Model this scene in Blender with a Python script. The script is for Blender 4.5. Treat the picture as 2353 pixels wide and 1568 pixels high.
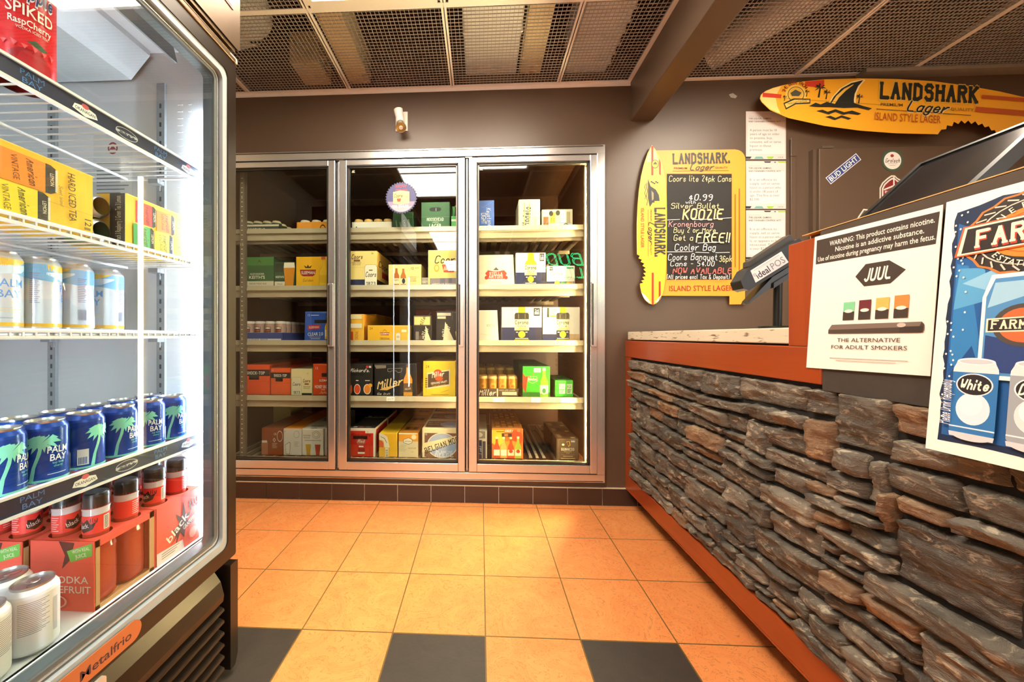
import bpy, math, random, re
from mathutils import Vector, Matrix, noise
for _o in list(bpy.data.objects): bpy.data.objects.remove(_o)
random.seed(7)
SC = bpy.context.scene; COL = SC.collection; PI = math.pi
# ------------------------------------------------------------------ camera
FPX, YAW, PCX, PCY = 854.6, -0.0466, 1064.5, 772.2          # focal length and principal point in pixels of the 2353 x 1568 frame
CAM = Vector((-0.0158, -2.1822, 0.9776))
cam = bpy.data.cameras.new('camera'); camo = bpy.data.objects.new('camera', cam); COL.objects.link(camo)
cam.sensor_fit = 'HORIZONTAL'; cam.sensor_width = 36; cam.lens = 36 * FPX / 2353
cam.shift_x = (1176.5 - PCX) / 2353; cam.shift_y = -(784 - PCY) / 2353
cam.clip_start = 0.01; camo.location = CAM; camo.rotation_euler = (PI / 2, 0, -YAW); SC.camera = camo
# ------------------------------------------------------------------ light and exposure
SC.view_settings.view_transform = 'Standard'; SC.view_settings.look = 'None'; SC.view_settings.gamma = 1
SC.view_settings.use_curve_mapping = False; SC.view_settings.exposure = 0.3
world = bpy.data.worlds.new('world'); SC.world = world; world.use_nodes = True
_bg = world.node_tree.nodes['Background']; _bg.inputs[0].default_value = (1, .96, .92, 1); _bg.inputs[1].default_value = 2.8       # fill daylight let in through the added window
SC.cycles.use_denoising = True; SC.cycles.max_bounces = 8; SC.cycles.diffuse_bounces = 4; SC.cycles.glossy_bounces = 4
SC.cycles.transparent_max_bounces = 12; SC.cycles.transmission_bounces = 4; SC.cycles.sample_clamp_indirect = 4; SC.cycles.caustics_reflective = False
TROFFER_E, FRIDGE_E, COOLER_E, HEADER_E = 24.0, 88.0, 500.0, 3.0
WINY0, WINY1, WINZ0, WINZ1 = -6.4, -2.9, .85, 2.3                # unseen window added in the right-hand wall to fill the room with light
_al = bpy.data.lights.new('fill_window_portal', 'AREA'); _al.shape = 'RECTANGLE'; _al.size = WINZ1 - WINZ0; _al.size_y = WINY1 - WINY0; _al.cycles.is_portal = True
_ao = bpy.data.objects.new('fill_window_portal', _al); COL.objects.link(_ao); _ao.location = (3.03, (WINY0 + WINY1) / 2, (WINZ0 + WINZ1) / 2); _ao.rotation_euler = (0, PI / 2, 0)
# ------------------------------------------------------------------ helpers
_F = Vector((math.sin(YAW), math.cos(YAW), 0)); _R = Vector((math.cos(YAW), -math.sin(YAW), 0))
def ray(u, v): return _R * ((u - PCX) / FPX) + Vector((0, 0, (PCY - v) / FPX)) + _F
def W(u, v, Y=0.0):
    d = ray(u, v); return CAM + d * ((Y - CAM.y) / d.y)       # a point on a plane parallel to the back wall
def XP(u, v, X):
    d = ray(u, v); return CAM + d * ((X - CAM.x) / d.x)       # on a plane parallel to the counter front
def lin(h):
    h = h.lstrip('#'); c = [int(h[i:i + 2], 16) / 255 for i in (0, 2, 4)]
    return tuple(x / 12.92 if x <= .04045 else ((x + .055) / 1.055) ** 2.4 for x in c) + (1,)
MATS = {}
def K(h, rough=.55, metal=0., vary=.06, scale=40., emit=0., bump=0., coat=0., name=None):
    key = (h, rough, metal, vary, scale, emit, bump, coat)
    if key in MATS: return MATS[key]
    m = bpy.data.materials.new(name or 'paint_' + h.lstrip('#')); m.use_nodes = True; nt = m.node_tree; p = nt.nodes['Principled BSDF']
    p.inputs['Roughness'].default_value = rough; p.inputs['Metallic'].default_value = metal
    if coat: p.inputs['Coat Weight'].default_value = coat; p.inputs['Coat Roughness'].default_value = .08
    c = lin(h)
    if vary or bump:
        tc = nt.nodes.new('ShaderNodeTexCoord'); n = nt.nodes.new('ShaderNodeTexNoise'); n.inputs['Scale'].default_value = scale; n.inputs['Detail'].default_value = 3
        nt.links.new(tc.outputs['Object'], n.inputs['Vector'])
    if vary:
        mx = nt.nodes.new('ShaderNodeMix'); mx.data_type = 'RGBA'; nt.links.new(n.outputs[0], mx.inputs[0])
        mx.inputs[6].default_value = tuple(x * (1 - vary) for x in c[:3]) + (1,); mx.inputs[7].default_value = tuple(min(1, x * (1 + vary)) for x in c[:3]) + (1,)
        nt.links.new(mx.outputs[2], p.inputs['Base Color'])
    else: p.inputs['Base Color'].default_value = c
    if bump:
        b = nt.nodes.new('ShaderNodeBump'); b.inputs['Strength'].default_value = bump; b.inputs['Distance'].default_value = .004
        nt.links.new(n.outputs[0], b.inputs['Height']); nt.links.new(b.outputs[0], p.inputs['Normal'])
    if emit: p.inputs['Emission Color'].default_value = c; p.inputs['Emission Strength'].default_value = emit
    MATS[key] = m; return m
def lamp(h, e, name):
    m = bpy.data.materials.new(name); m.use_nodes = True; nt = m.node_tree; nt.nodes.clear()
    o = nt.nodes.new('ShaderNodeOutputMaterial'); em = nt.nodes.new('ShaderNodeEmission'); em.inputs[0].default_value = lin(h); em.inputs[1].default_value = e
    nt.links.new(em.outputs[0], o.inputs[0]); return m
def glassmat(name, tint='#f4f8f6', ior=1.5):
    m = bpy.data.materials.new(name); m.use_nodes = True; nt = m.node_tree; nt.nodes.clear()
    o = nt.nodes.new('ShaderNodeOutputMaterial'); t = nt.nodes.new('ShaderNodeBsdfTransparent'); g = nt.nodes.new('ShaderNodeBsdfGlossy'); mx = nt.nodes.new('ShaderNodeMixShader'); f = nt.nodes.new('ShaderNodeFresnel')
    t.inputs[0].default_value = lin(tint); g.inputs['Roughness'].default_value = .0
    ge = nt.nodes.new('ShaderNodeNewGeometry'); mr = nt.nodes.new('ShaderNodeMapRange'); nt.links.new(ge.outputs['Backfacing'], mr.inputs[0]); mr.inputs[3].default_value = ior; mr.inputs[4].default_value = 1 / ior; nt.links.new(mr.outputs[0], f.inputs[0])
    nt.links.new(f.outputs[0], mx.inputs[0]); nt.links.new(t.outputs[0], mx.inputs[1]); nt.links.new(g.outputs[0], mx.inputs[2]); nt.links.new(mx.outputs[0], o.inputs[0]); return m
ALU = K('#e6e4e2', .24, .85, .04, 20, name='brushed_aluminium'); ALUD = K('#6d6862', .35, 1, 0, name='dark_aluminium'); STEEL = K('#d9d9da', .28, 1, .03, name='can_aluminium')
BLACK = K('#0d0c0b', .35, 0, .1); GLASS = glassmat('door_glass'); WHITE = K('#f2f1ee', .45, 0, .02)

class MB:
    def __init__(s): s.v = []; s.f = []; s.m = []; s.mats = []; s.sm = []
    def mi(s, mat):
        if isinstance(mat, str): mat = K(mat)
        if mat not in s.mats: s.mats.append(mat)
        return s.mats.index(mat)
    def add(s, vs, fs, mat, smooth=False):
        b = len(s.v); i = s.mi(mat); s.v += [tuple(p) for p in vs]
        for f in fs: s.f.append([b + k for k in f]); s.m.append(i); s.sm.append(smooth)
    def box(s, x0, x1, y0, y1, z0, z1, mat):
        s.add([(x, y, z) for x in (x0, x1) for y in (y0, y1) for z in (z0, z1)], [(0, 1, 3, 2), (4, 6, 7, 5), (0, 4, 5, 1), (2, 3, 7, 6), (0, 2, 6, 4), (1, 5, 7, 3)], mat)
    def obox(s, c, A, B, C, mat):                                # centre and three half-axis vectors
        c, A, B, C = map(Vector, (c, A, B, C))
        s.add([c + A * i + B * j + C * k for i in (-1, 1) for j in (-1, 1) for k in (-1, 1)], [(0, 1, 3, 2), (4, 6, 7, 5), (0, 4, 5, 1), (2, 3, 7, 6), (0, 2, 6, 4), (1, 5, 7, 3)], mat)
    def cyl(s, p0, p1, r0, mat, r1=None, n=14, caps=True):
        p0, p1 = Vector(p0), Vector(p1); r1 = r0 if r1 is None else r1; d = (p1 - p0).normalized()
        a = d.orthogonal().normalized(); b = d.cross(a); vs = []
        for p, r in ((p0, r0), (p1, r1)): vs += [p + (a * math.cos(2 * PI * i / n) + b * math.sin(2 * PI * i / n)) * r for i in range(n)]
        s.add(vs, [(i, (i + 1) % n, n + (i + 1) % n, n + i) for i in range(n)], mat, True)
        if caps: s.add(vs[:n], [tuple(range(n))[::-1]], mat); s.add(vs[n:], [tuple(range(n))], mat)
    def tube(s, pts, r, mat, n=6):
        for a, b in zip(pts, pts[1:]): s.cyl(a, b, r, mat, n=n)
    def lathe(s, prof, c, n, mat, smooth=True, sq=0):            # profile of (radius, height[, material])
        c = Vector(c); L = len(prof)
        def pt(r, z, i):
            a = 2 * PI * i / n; x, y = math.cos(a), math.sin(a)
            if sq: k = 1 / (abs(x) ** sq + abs(y) ** sq) ** (1 / sq); x *= k; y *= k
            return c + Vector((x * r, y * r, z))
        for k in range(L - 1):
            m = prof[k][2] if len(prof[k]) > 2 else mat
            (r0, z0), (r1, z1) = prof[k][:2], prof[k + 1][:2]
            vs = [pt(r0, z0, i) for i in range(n)] + [pt(r1, z1, i) for i in range(n)]
            s.add(vs, [(i, (i + 1) % n, n + (i + 1) % n, n + i) for i in range(n)], m, smooth)
    def prism(s, pts, mp, d0, d1, mat, side=None):               # outline in the map's plane, between two offsets
        n = len(pts); a = [mp(x, y, d0) for x, y in pts]; b = [mp(x, y, d1) for x, y in pts]
        s.add(b, [tuple(range(n))], mat); s.add(a, [tuple(range(n))[::-1]], side or mat)
        s.add(a + b, [(i, (i + 1) % n, n + (i + 1) % n, n + i) for i in range(n)], side or mat)
    def build(s, name, parent=None, bevel=0., loc=None, seg=2, weld=False):
        me = bpy.data.meshes.new(name)
        vs = s.v
        if loc is not None: L = Vector(loc); vs = [tuple(Vector(p) - L) for p in vs]
        me.from_pydata(vs, [], s.f)
        for m in s.mats: me.materials.append(m)
        me.polygons.foreach_set('material_index', s.m); me.polygons.foreach_set('use_smooth', s.sm); me.update()
        o = bpy.data.objects.new(name, me); COL.objects.link(o)
        if parent is not None: o.parent = parent
        if loc is not None: o.location = loc
        if weld: w = o.modifiers.new('weld', 'WELD'); w.merge_threshold = 1e-5
        if bevel:
            w = o.modifiers.new('bevel', 'BEVEL'); w.width = bevel; w.segments = seg; w.limit_method = 'ANGLE'; w.angle_limit = math.radians(50)
        return o
def tag(o, label=None, cat=None, group=None, kind=None):
    if label: o['label'] = label
    if cat: o['category'] = cat
    if group: o['group'] = group
    if kind: o['kind'] = kind
    return o
def thing(name, label, cat, loc=(0, 0, 0), group=None, rz=0):
    o = bpy.data.objects.new(name, None); o.empty_display_size = .05; COL.objects.link(o); o.location = loc; o.rotation_euler = (0, 0, rz)
    return tag(o, label, cat, group)
KIDS = {}
def dup(root, loc, rz=0, label=None):
    def cp(o, par):
        c = o.copy(); COL.objects.link(c)
        if par: c.parent = par
        for ch in o.children: cp(ch, c)
        return c
    r = cp(root, None); r.location = loc; r.rotation_euler = (0, 0, rz)
    if label: r['label'] = label
    return r
# ------------------------------------------------------------------ lettering
STROKES = dict(A='022942|1535', B='0209 39484736 06|3645433202', C='4839190803123243', D='0209294843 2202', E='42020949|0636', F='020949|0636', G='483919080312324345 25', H='0209|4249|0646', I='0209', J='3933221203', K='0209|4905|1642', L='090242', M='0209254942', N='02094249', O='190803123243483919', P='02093948473606', Q='190803123243483919|2442', R='02093948473606|2642', S='483919080716364543321203', T='2229|0949', U='090312324349', V='092249', W='0912263249', X='0249|0942', Y='092549|2522', Z='09490242',
 a='352616050312 2233|3632', b='0902|0516263533221203', c='3526160503122233', d='3932|3526160503122233', e='04343526160503122233', f='29191812|0626', g='363120 1001|3526160503122233', h='0902|0516263532', i='0602|0809', j='161100|1819', k='0902|3604|1532', l='090312', m='0602|05162522|25364542', n='0602|0516263532', o='160503122233352616', p='0600|0516263533221203', q='3630|3526160503122233', r='0602|04152636', s='35261605142433221203', t='18132232|0626', u='0603122233|3632', v='061236', w='0612243246', x='0236|0632', y='0603122233|36312010', z='06360232')
STROKES.update({'0': '190803122233382919', '1': '082922', '2': '08192938370232', '3': '081929383726353322 1203|1626', '4': '22290434', '5': '390906263533 2202', '6': '382919070312223335 2605', '7': '093912', '8': '190807162637382919|1605031222333526', '9': '372616070819293834 2212', '.': '0203', '!': '0904|0203', '-': '0525', "'": '0907', '&': '42070819282704 03122244', '[': '19090212', ']': '09191202', ',': '1201', ':': '0304|0607', '$': '3726160514 2433221203|1827'})
TXT = {}
def sans(s, b=0., sh=0.):
    k = (s, b, sh)
    if k not in TXT:
        cu = bpy.data.curves.new('lettering', 'FONT'); cu.body = s; cu.size = 1; cu.offset = min(b * .5, .011); cu.shear = sh; cu.resolution_u = 2
        o = bpy.data.objects.new('lettering', cu); me = o.to_mesh()
        vs = [(v.co.x / .7, v.co.y / .7) for v in me.vertices]; fs = [tuple(p.vertices) for p in me.polygons]
        o.to_mesh_clear(); bpy.data.objects.remove(o); bpy.data.curves.remove(cu)
        x0 = min([v[0] for v in vs] or [0]); vs = [(x - x0, y) for x, y in vs]
        TXT[k] = (vs, fs, max([v[0] for v in vs] or [.1]))
    return TXT[k]
def ribbon(pts, t, vs, fs, closed=False):
    for a, b in zip(pts, pts[1:]):
        dx, dy = b[0] - a[0], b[1] - a[1]; L = math.hypot(dx, dy) or 1e-6; ux, uy = dx / L * t / 2, dy / L * t / 2; n = len(vs); e = .7
        vs += [(a[0] - ux * e - uy, a[1] - uy * e + ux), (a[0] - ux * e + uy, a[1] - uy * e - ux), (b[0] + ux * e + uy, b[1] + uy * e - ux), (b[0] + ux * e - uy, b[1] + uy * e + ux)]
        fs.append((n, n + 1, n + 2, n + 3))
def smoothed(p):
    for _ in range(2):
        if len(p) < 3: return p
        q = [p[0]]
        for a, b in zip(p, p[1:]): q += [(a[0] * .75 + b[0] * .25, a[1] * .75 + b[1] * .25), (a[0] * .25 + b[0] * .75, a[1] * .25 + b[1] * .75)]
        p = q + [p[-1]]
    return p
def stroke(s, t=.12, sh=0., slab=False, jit=0.):
    k = (s, t, sh, slab, jit)
    if k in TXT: return TXT[k]
    vs, fs, x = [], [], 0.; rnd = random.Random(len(s) * 31 + ord(s[0]))
    for ch in s:
        if ch == ' ': x += .5; continue
        d = STROKES.get(ch) or STROKES.get(ch.upper(), '0209'); wmax = 0; dy = rnd.uniform(-jit, jit)
        for pl in d.split('|'):
            pl = pl.replace(' ', ''); P = [(int(pl[i]) / 7, (int(pl[i + 1]) - 2) / 7) for i in range(0, len(pl), 2)]; wmax = max(wmax, max(p[0] for p in P))
            ends = (P[0], P[-1])
            if not slab: P = smoothed(P)
            ribbon([(x + px + sh * py, py + dy) for px, py in P], t, vs, fs)
            if slab:
                for ex, ey in ends:
                    if ey < .01 or ey > .99: ribbon([(x + ex - .11, ey), (x + ex + .11, ey)], t * .7, vs, fs)
        x += wmax + (.3 if slab else .22) + t * .5
    r = TXT[k] = (vs, fs, max(x - .2, .1)); return r

class Cv:
    """Draws print on a surface: map(x, y, offset) places it, sx and sy are metres per unit."""
    def __init__(s, mb, mp, sx=1., sy=1., o=.0003, st=.00003, tess=0, rough=.5):
        s.mb, s.mp, s.sx, s.sy, s.o, s.st, s.tess, s.rough = mb, mp, sx, sy, o, st, tess, rough
    def put(s, vs, fs, c, dz=0.):                              # dz lifts each successive quad a hair so that crossing strokes never coincide
        mat = K(c, s.rough, vary=0) if isinstance(c, str) else c
        V = [(p[0], p[1], dz * (i // 4)) for i, p in enumerate(vs)]; n0 = len(V)
        if s.tess:
            Fs = []; st = [tuple(f) for f in fs]
            while st:
                f = st.pop()
                if len(f) > 3: st += [(f[0], f[i], f[i + 1]) for i in range(1, len(f) - 1)]; continue
                e = max(((abs(V[f[i]][0] - V[f[(i + 1) % 3]][0]), i) for i in range(3)))
                if e[0] * abs(s.sx) > s.tess:
                    i = e[1]; a, b, c3 = f[i], f[(i + 1) % 3], f[(i + 2) % 3]; V.append(tuple((V[a][q] + V[b][q]) / 2 for q in range(3))); m = len(V) - 1
                    st += [(a, m, c3), (m, b, c3)]
                else: Fs.append(f)
            fs = Fs
        s.mb.add([s.mp(x, y, s.o + z) for x, y, z in V], fs, mat); s.o += s.st + dz * (n0 // 4)
    def draw(s, ops):
        for op in ops:
            k = op[0]
            if k == 'r': _, a, b, c, d, col = op; s.put([(a, b), (c, b), (c, d), (a, d)], [(0, 1, 2, 3)], col)
            elif k == 'e':
                _, cx, cy, rx, ry, col = op; n = 28; s.put([(cx + rx * math.cos(2 * PI * i / n), cy + ry * math.sin(2 * PI * i / n)) for i in range(n)], [tuple(range(n))], col)
            elif k == 'p': s.put(op[1], [tuple(range(len(op[1])))], op[2])
            elif k == 'l':                                      # polyline, width in metres
                P = [(x * s.sx, y * s.sy) for x, y in op[1]]; vs, fs = [], []; ribbon(P, op[2], vs, fs); s.put([(x / s.sx, y / s.sy) for x, y in vs], fs, op[3], 4e-6)
            elif k == 't': s.text(*op[1:])
            elif k == 'arc': s.arc(*op[1:])
            elif k == 'bot':                                    # bottle: cx, y0, height, colour, label colour
                _, cx, y, h, c, lc = op; r = h * abs(s.sy / s.sx) * .14
                s.draw([('p', [(cx + r * a, y + h * b) for a, b in ((-1, 0), (1, 0), (1, .52), (.42, .72), (.36, .97), (-.36, .97), (-.42, .72), (-1, .52))], c), ('r', cx - r, y + h * .12, cx + r, y + h * .4, lc), ('r', cx - r * .4, y + h * .9, cx + r * .4, y + h, lc)])
            elif k == 'gls':                                    # filled beer glass
                _, cx, y, h, c = op; r = h * abs(s.sy / s.sx) * .24
                s.draw([('p', [(cx - r * .7, y), (cx + r * .7, y), (cx + r, y + h * .8), (cx - r, y + h * .8)], c), ('p', [(cx - r, y + h * .78), (cx + r, y + h * .78), (cx + r * .9, y + h), (cx - r * .9, y + h)], '#f6ecd2')])
            elif k == 'can':                                    # upright can picture
                _, cx, y, h, c, lc = op; r = h * abs(s.sy / s.sx) * .27
                s.draw([('p', [(cx + r * a, y + h * b) for a, b in ((-.85, 0), (.85, 0), (1, .06), (1, .86), (.8, 1), (-.8, 1), (-1, .86), (-1, .06))], c), ('r', cx - r * .8, y + h * .95, cx + r * .8, y + h * 1.01, '#cfd0d2'), ('e', cx, y + h * .5, r * .75, h * .18, lc)])
    def glyph(s, t, o):
        f = o.get('f', 's')
        if f == 's': return sans(t, o.get('b', 0.), o.get('sh', 0.))
        return stroke(t, o.get('th', .13 if f == 'k' else .2), o.get('sh', .3 if f == 'k' else 0), f == 'b', o.get('j', 0.))
    def text(s, t, cx, cy, h, col, o={}):
        vs, fs, wd = s.glyph(t, o)
        if not vs: return
        hm = h * abs(s.sy); k = hm; rot = math.radians(o.get('rot', 0))
        if 'w' in o: k = o['w'] * (abs(s.sx) if abs(math.cos(rot)) > .6 else abs(s.sy)) / wd
        ca, sa = math.cos(rot), math.sin(rot); out = []
        for x, y in vs:
            mx, my = (x - wd / 2) * k, (y - .5) * hm
            if o.get('mir'): mx = -mx
            out.append((cx + (mx * ca - my * sa) / s.sx, cy + (mx * sa + my * ca) / s.sy))
        s.put(out, fs, col, 4e-6 if o.get('f', 's') != 's' else 0.)
    def arc(s, t, cx, cy, R, a0, a1, h, col, o={}):              # letters round an arc of radius R (metres), angles in degrees
        n = len(t)
        for i, ch in enumerate(t):
            if ch == ' ': continue
            a = math.radians(a0 + (a1 - a0) * (i + .5) / n); up = a1 < a0
            s.text(ch, cx + R * math.cos(a) / s.sx, cy + R * math.sin(a) / s.sy, h, col, dict(o, rot=math.degrees(a) + (-90 if up else 90)))
def plane(mb, O, U, V, N, w=None, h=None, **k):                  # canvas with 0..1 coordinates over U x V, offset along N
    O, U, V, N = Vector(O), Vector(U), Vector(V), Vector(N).normalized()
    return Cv(mb, lambda x, y, o: O + U * x + V * y + N * o, U.length, V.length, **k)
def wallcv(mb, Y, **k):                                          # canvas measured in photo pixels on a plane parallel to the back wall
    sc = (Y - CAM.y) / FPX
    return Cv(mb, lambda x, y, o: W(x, y, Y - o), sc, -sc, **k)
def wmap(Y): return lambda x, y, d: W(x, y, Y - d)
def quadcv(mb, TL, TR, BR, BL, N, **k):
    TL, TR, BR, BL, N = map(Vector, (TL, TR, BR, BL, N))
    return Cv(mb, lambda x, y, o: (BL * (1 - x) + BR * x) * (1 - y) + (TL * (1 - x) + TR * x) * y + N * o, (TR - TL).length, (TL - BL).length, **k)
# ------------------------------------------------------------------ room shell
def struct(o): o['kind'] = 'structure'; return o
def nodes(name, rough=.5):
    m = bpy.data.materials.new(name); m.use_nodes = True; nt = m.node_tree; return m, nt, nt.nodes['Principled BSDF'], nt.links
class N:
    """terse node maths"""
    def __init__(s, nt): s.nt = nt
    def math(s, op, a, b=None, c=None):
        n = s.nt.nodes.new('ShaderNodeMath'); n.operation = op
        for i, x in enumerate((a, b, c)):
            if x is None: continue
            if isinstance(x, (int, float)): n.inputs[i].default_value = x
            else: s.nt.links.new(x, n.inputs[i])
        return n.outputs[0]
    def mix(s, f, a, b, blend='MIX'):
        n = s.nt.nodes.new('ShaderNodeMix'); n.data_type = 'RGBA'; n.blend_type = blend
        for i, x in ((0, f), (6, a), (7, b)):
            if isinstance(x, (int, float)): n.inputs[i].default_value = x
            elif isinstance(x, str): n.inputs[i].default_value = lin(x)
            else: s.nt.links.new(x, n.inputs[i])
        return n.outputs[2]
    def noise(s, vec, scale, detail=3, dist=0., rough=.5):
        n = s.nt.nodes.new('ShaderNodeTexNoise'); n.inputs['Scale'].default_value = scale; n.inputs['Detail'].default_value = detail; n.inputs['Distortion'].default_value = dist; n.inputs['Roughness'].default_value = rough
        s.nt.links.new(vec, n.inputs['Vector']); return n.outputs[0]
    def ramp(s, f, *stops):
        n = s.nt.nodes.new('ShaderNodeValToRGB'); e = n.color_ramp.elements
        for i, (p, c) in enumerate(stops):
            x = e[i] if i < 2 else e.new(p); x.position = p; x.color = lin(c) if isinstance(c, str) else (c, c, c, 1)
        s.nt.links.new(f, n.inputs[0]); return n.outputs[0]
    def obj(s): return s.nt.nodes.new('ShaderNodeTexCoord').outputs['Object']
    def sep(s, v):
        n = s.nt.nodes.new('ShaderNodeSeparateXYZ'); s.nt.links.new(v, n.inputs[0]); return n.outputs
    def stretch(s, v, x, y, z):
        n = s.nt.nodes.new('ShaderNodeMapping'); n.inputs['Scale'].default_value = (x, y, z); s.nt.links.new(v, n.inputs[0]); return n.outputs[0]
    def bump(s, h, strength, dist, p):
        n = s.nt.nodes.new('ShaderNodeBump'); n.inputs['Strength'].default_value = strength; n.inputs['Distance'].default_value = dist
        s.nt.links.new(h, n.inputs['Height']); s.nt.links.new(n.outputs[0], p.inputs['Normal'])
def floor_mat():
    m, nt, p, L = nodes('slate_floor_tiles'); q = N(nt); v = q.obj(); x, y, z = q.sep(v)
    T = .3048; u = q.math('DIVIDE', x, T); w = q.math('DIVIDE', q.math('SUBTRACT', -.0556, y), T)
    fu, fw = q.math('FLOOR', u), q.math('FLOOR', w)
    eu = q.math('ABSOLUTE', q.math('SUBTRACT', q.math('FRACT', u), .5)); ew = q.math('ABSOLUTE', q.math('SUBTRACT', q.math('FRACT', w), .5))
    grout = q.math('GREATER_THAN', q.math('MAXIMUM', eu, ew), .4925)
    row = q.math('COMPARE', fw, 3.0, .1); odd = q.math('COMPARE', q.math('FLOORED_MODULO', fu, 2.0), 1.0, .1); dark = q.math('MULTIPLY', row, odd)
    cell = nt.nodes.new('ShaderNodeCombineXYZ'); L.new(fu, cell.inputs[0]); L.new(fw, cell.inputs[1])
    wn = nt.nodes.new('ShaderNodeTexWhiteNoise'); wn.noise_dimensions = '2D'; L.new(cell.outputs[0], wn.inputs['Vector'])
    off = nt.nodes.new('ShaderNodeVectorMath'); off.operation = 'MULTIPLY_ADD'; L.new(wn.outputs['Color'], off.inputs[0]); off.inputs[1].default_value = (9, 9, 9); L.new(v, off.inputs[2])
    n1 = q.noise(off.outputs[0], 8, 6, 1.6, .6); n2 = q.noise(off.outputs[0], 60, 3)
    terr = q.math('SNAP', n1, .085); edge = q.math('SUBTRACT', n1, terr)
    crack = q.math('MULTIPLY', q.math('LESS_THAN', edge, .011), q.math('GREATER_THAN', n2, .42))
    warm = q.ramp(n1, (.3, '#da8248'), (.7, '#e69858'))
    tile = q.mix(q.math('MULTIPLY', wn.outputs['Value'], .35), warm, '#d87c44')
    tile = q.mix(q.math('MULTIPLY', crack, .6), tile, '#9a5c26')
    blk = q.mix(n1, '#2f2a26', '#423b34'); c = q.mix(dark, tile, blk); c = q.mix(grout, c, '#6f5426'); L.new(c, p.inputs['Base Color'])
    p.inputs['Roughness'].default_value = .42
    h = q.math('ADD', q.math('MULTIPLY', terr, 1.2), q.math('MULTIPLY', n2, .12)); h = q.math('SUBTRACT', h, q.math('MULTIPLY', grout, .35))
    q.bump(h, .6, .008, p); return m
def wall_mat(h='#584637'):
    m, nt, p, L = nodes('brown_wall_paint'); q = N(nt); v = q.obj(); n = q.noise(v, 3, 4); L.new(q.mix(n, h, '#503f32'), p.inputs['Base Color'])
    p.inputs['Roughness'].default_value = .4; q.bump(q.noise(v, 150, 2), .12, .002, p); return m
WALL = wall_mat(); CREAM = K('#cdbfae', .6, 0, .05, 3, name='cream_wall_paint'); TBAR = K('#f0efee', .5, 0, .03, name='ceiling_bar_enamel')
CEIL = 2.435; XR, XL, YB = 3.0, -1.78, -7.0
b = MB(); b.box(XL, XR, YB, .05, -.04, 0, floor_mat()); struct(b.build('floor'))
OX0, OX1, OZ0, OZ1 = -1.78, .6935, .137, 2.071                # opening filled by the cooler front
b = MB(); b.box(XL, XR, 0, .06, OZ1, CEIL + .5, WALL); b.box(XL, XR, 0, .06, -.02, OZ0, WALL); b.box(OX1, XR, 0, .06, OZ0, OZ1, WALL); struct(b.build('wall_back'))
b = MB(); b.box(XL - .06, XL, YB, .06, -.02, CEIL + .5, CREAM); struct(b.build('wall_left'))
b = MB()
for bx in ((YB, WINY0, -.02, CEIL + .5), (WINY1, .06, -.02, CEIL + .5), (WINY0, WINY1, -.02, WINZ0), (WINY0, WINY1, WINZ1, CEIL + .5)): b.box(XR, XR + .06, bx[0], bx[1], bx[2], bx[3], CREAM)
struct(b.build('wall_right'))
b = MB(); e = .05
for bx in ((WINY0, WINY0 + e, WINZ0, WINZ1), (WINY1 - e, WINY1, WINZ0, WINZ1), (WINY0, WINY1, WINZ0, WINZ0 + e), (WINY0, WINY1, WINZ1 - e, WINZ1), ((WINY0 + WINY1) / 2 - .03, (WINY0 + WINY1) / 2 + .03, WINZ0, WINZ1)): b.box(XR + .005, XR + .05, bx[0], bx[1], bx[2], bx[3], ALU)
struct(b.build('fill_window_1'))  # added opening, out of view, only there to brighten the room
b = MB(); b.box(XL, XR, YB - .06, YB, -.02, CEIL + .5, CREAM); struct(b.build('wall_front'))
b = MB(); DECK = K('#4e4640', .8, 0, .3, 2, name='roof_deck'); b.box(XL, XR, YB, .06, CEIL + .46, CEIL + .5, DECK)
for k in range(13): b.box(XL, XR, -.35 - .5 * k, -.29 - .5 * k, CEIL + .36, CEIL + .46, DECK)
struct(b.build('ceiling'))
BX0, BX1, BZ = .845, .971, 2.213
b = MB(); b.box(BX0, BX1, YB, 0, BZ, CEIL + .3, WALL); struct(b.build('trim_1', bevel=.004))
# baseboard of dark tiles
b = MB(); TILE = K('#3b2b25', .25, 0, .12, 8, name='baseboard_tile'); GRT = K('#cdbca2', .8, 0, .2, 60, name='pale_grout')
x0 = W(615, 1135).x; zt = .099
b.box(XL, .93, -.006, 0, 0, zt + .004, GRT); b.box(XL, .93, -.0125, -.006, zt, zt + .004, GRT)
k = -7
while x0 + .198 * k < .93:
    a, c = max(XL, x0 + .198 * k + .0022), min(.93, x0 + .198 * (k + 1) - .0022)
    if c > a: b.box(a, c, -.012, -.005, .004, zt - .002, TILE)
    k += 1
o = struct(b.build('baseboard_back'))
# ceiling grid
b = MB(); XS = [-1.405, -.792, -.18, .433]; XS2 = [1.13, 1.745, 2.343, 2.95]; YS = [-.55 - .61 * k for k in range(11)]; z0, z1 = CEIL, CEIL + .028
for x in XS + XS2: b.box(x - .012, x + .012, YB, 0, z0, z0 + .004, TBAR); b.box(x - .002, x + .002, YB, 0, z0, z1, TBAR)
for x in (BX0 - .022, BX1 + .0): b.box(x, x + .022, YB, 0, z0, z0 + .004, TBAR)
for y in YS:
    b.box(XL, BX0, y - .012, y + .012, z0 - .0003, z0 + .0037, TBAR); b.box(BX1, XR, y - .012, y + .012, z0 - .0003, z0 + .0037, TBAR)
b.box(XL, BX0, -.022, 0, z0 - .0005, z0 + .0035, TBAR); b.box(BX1, XR, -.022, 0, z0 - .0005, z0 + .0035, TBAR); b.box(XL, BX0, -.003, 0, z0 - .018, z0, TBAR)
b.box(2.08, XR, -.06, 0, CEIL - .02, CEIL - .0005, K('#8e877e', .5)); struct(b.build('trim_2'))
EGG = K('#b5b2b0', .4, .2, .05, name='eggcrate_enamel')
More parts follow.
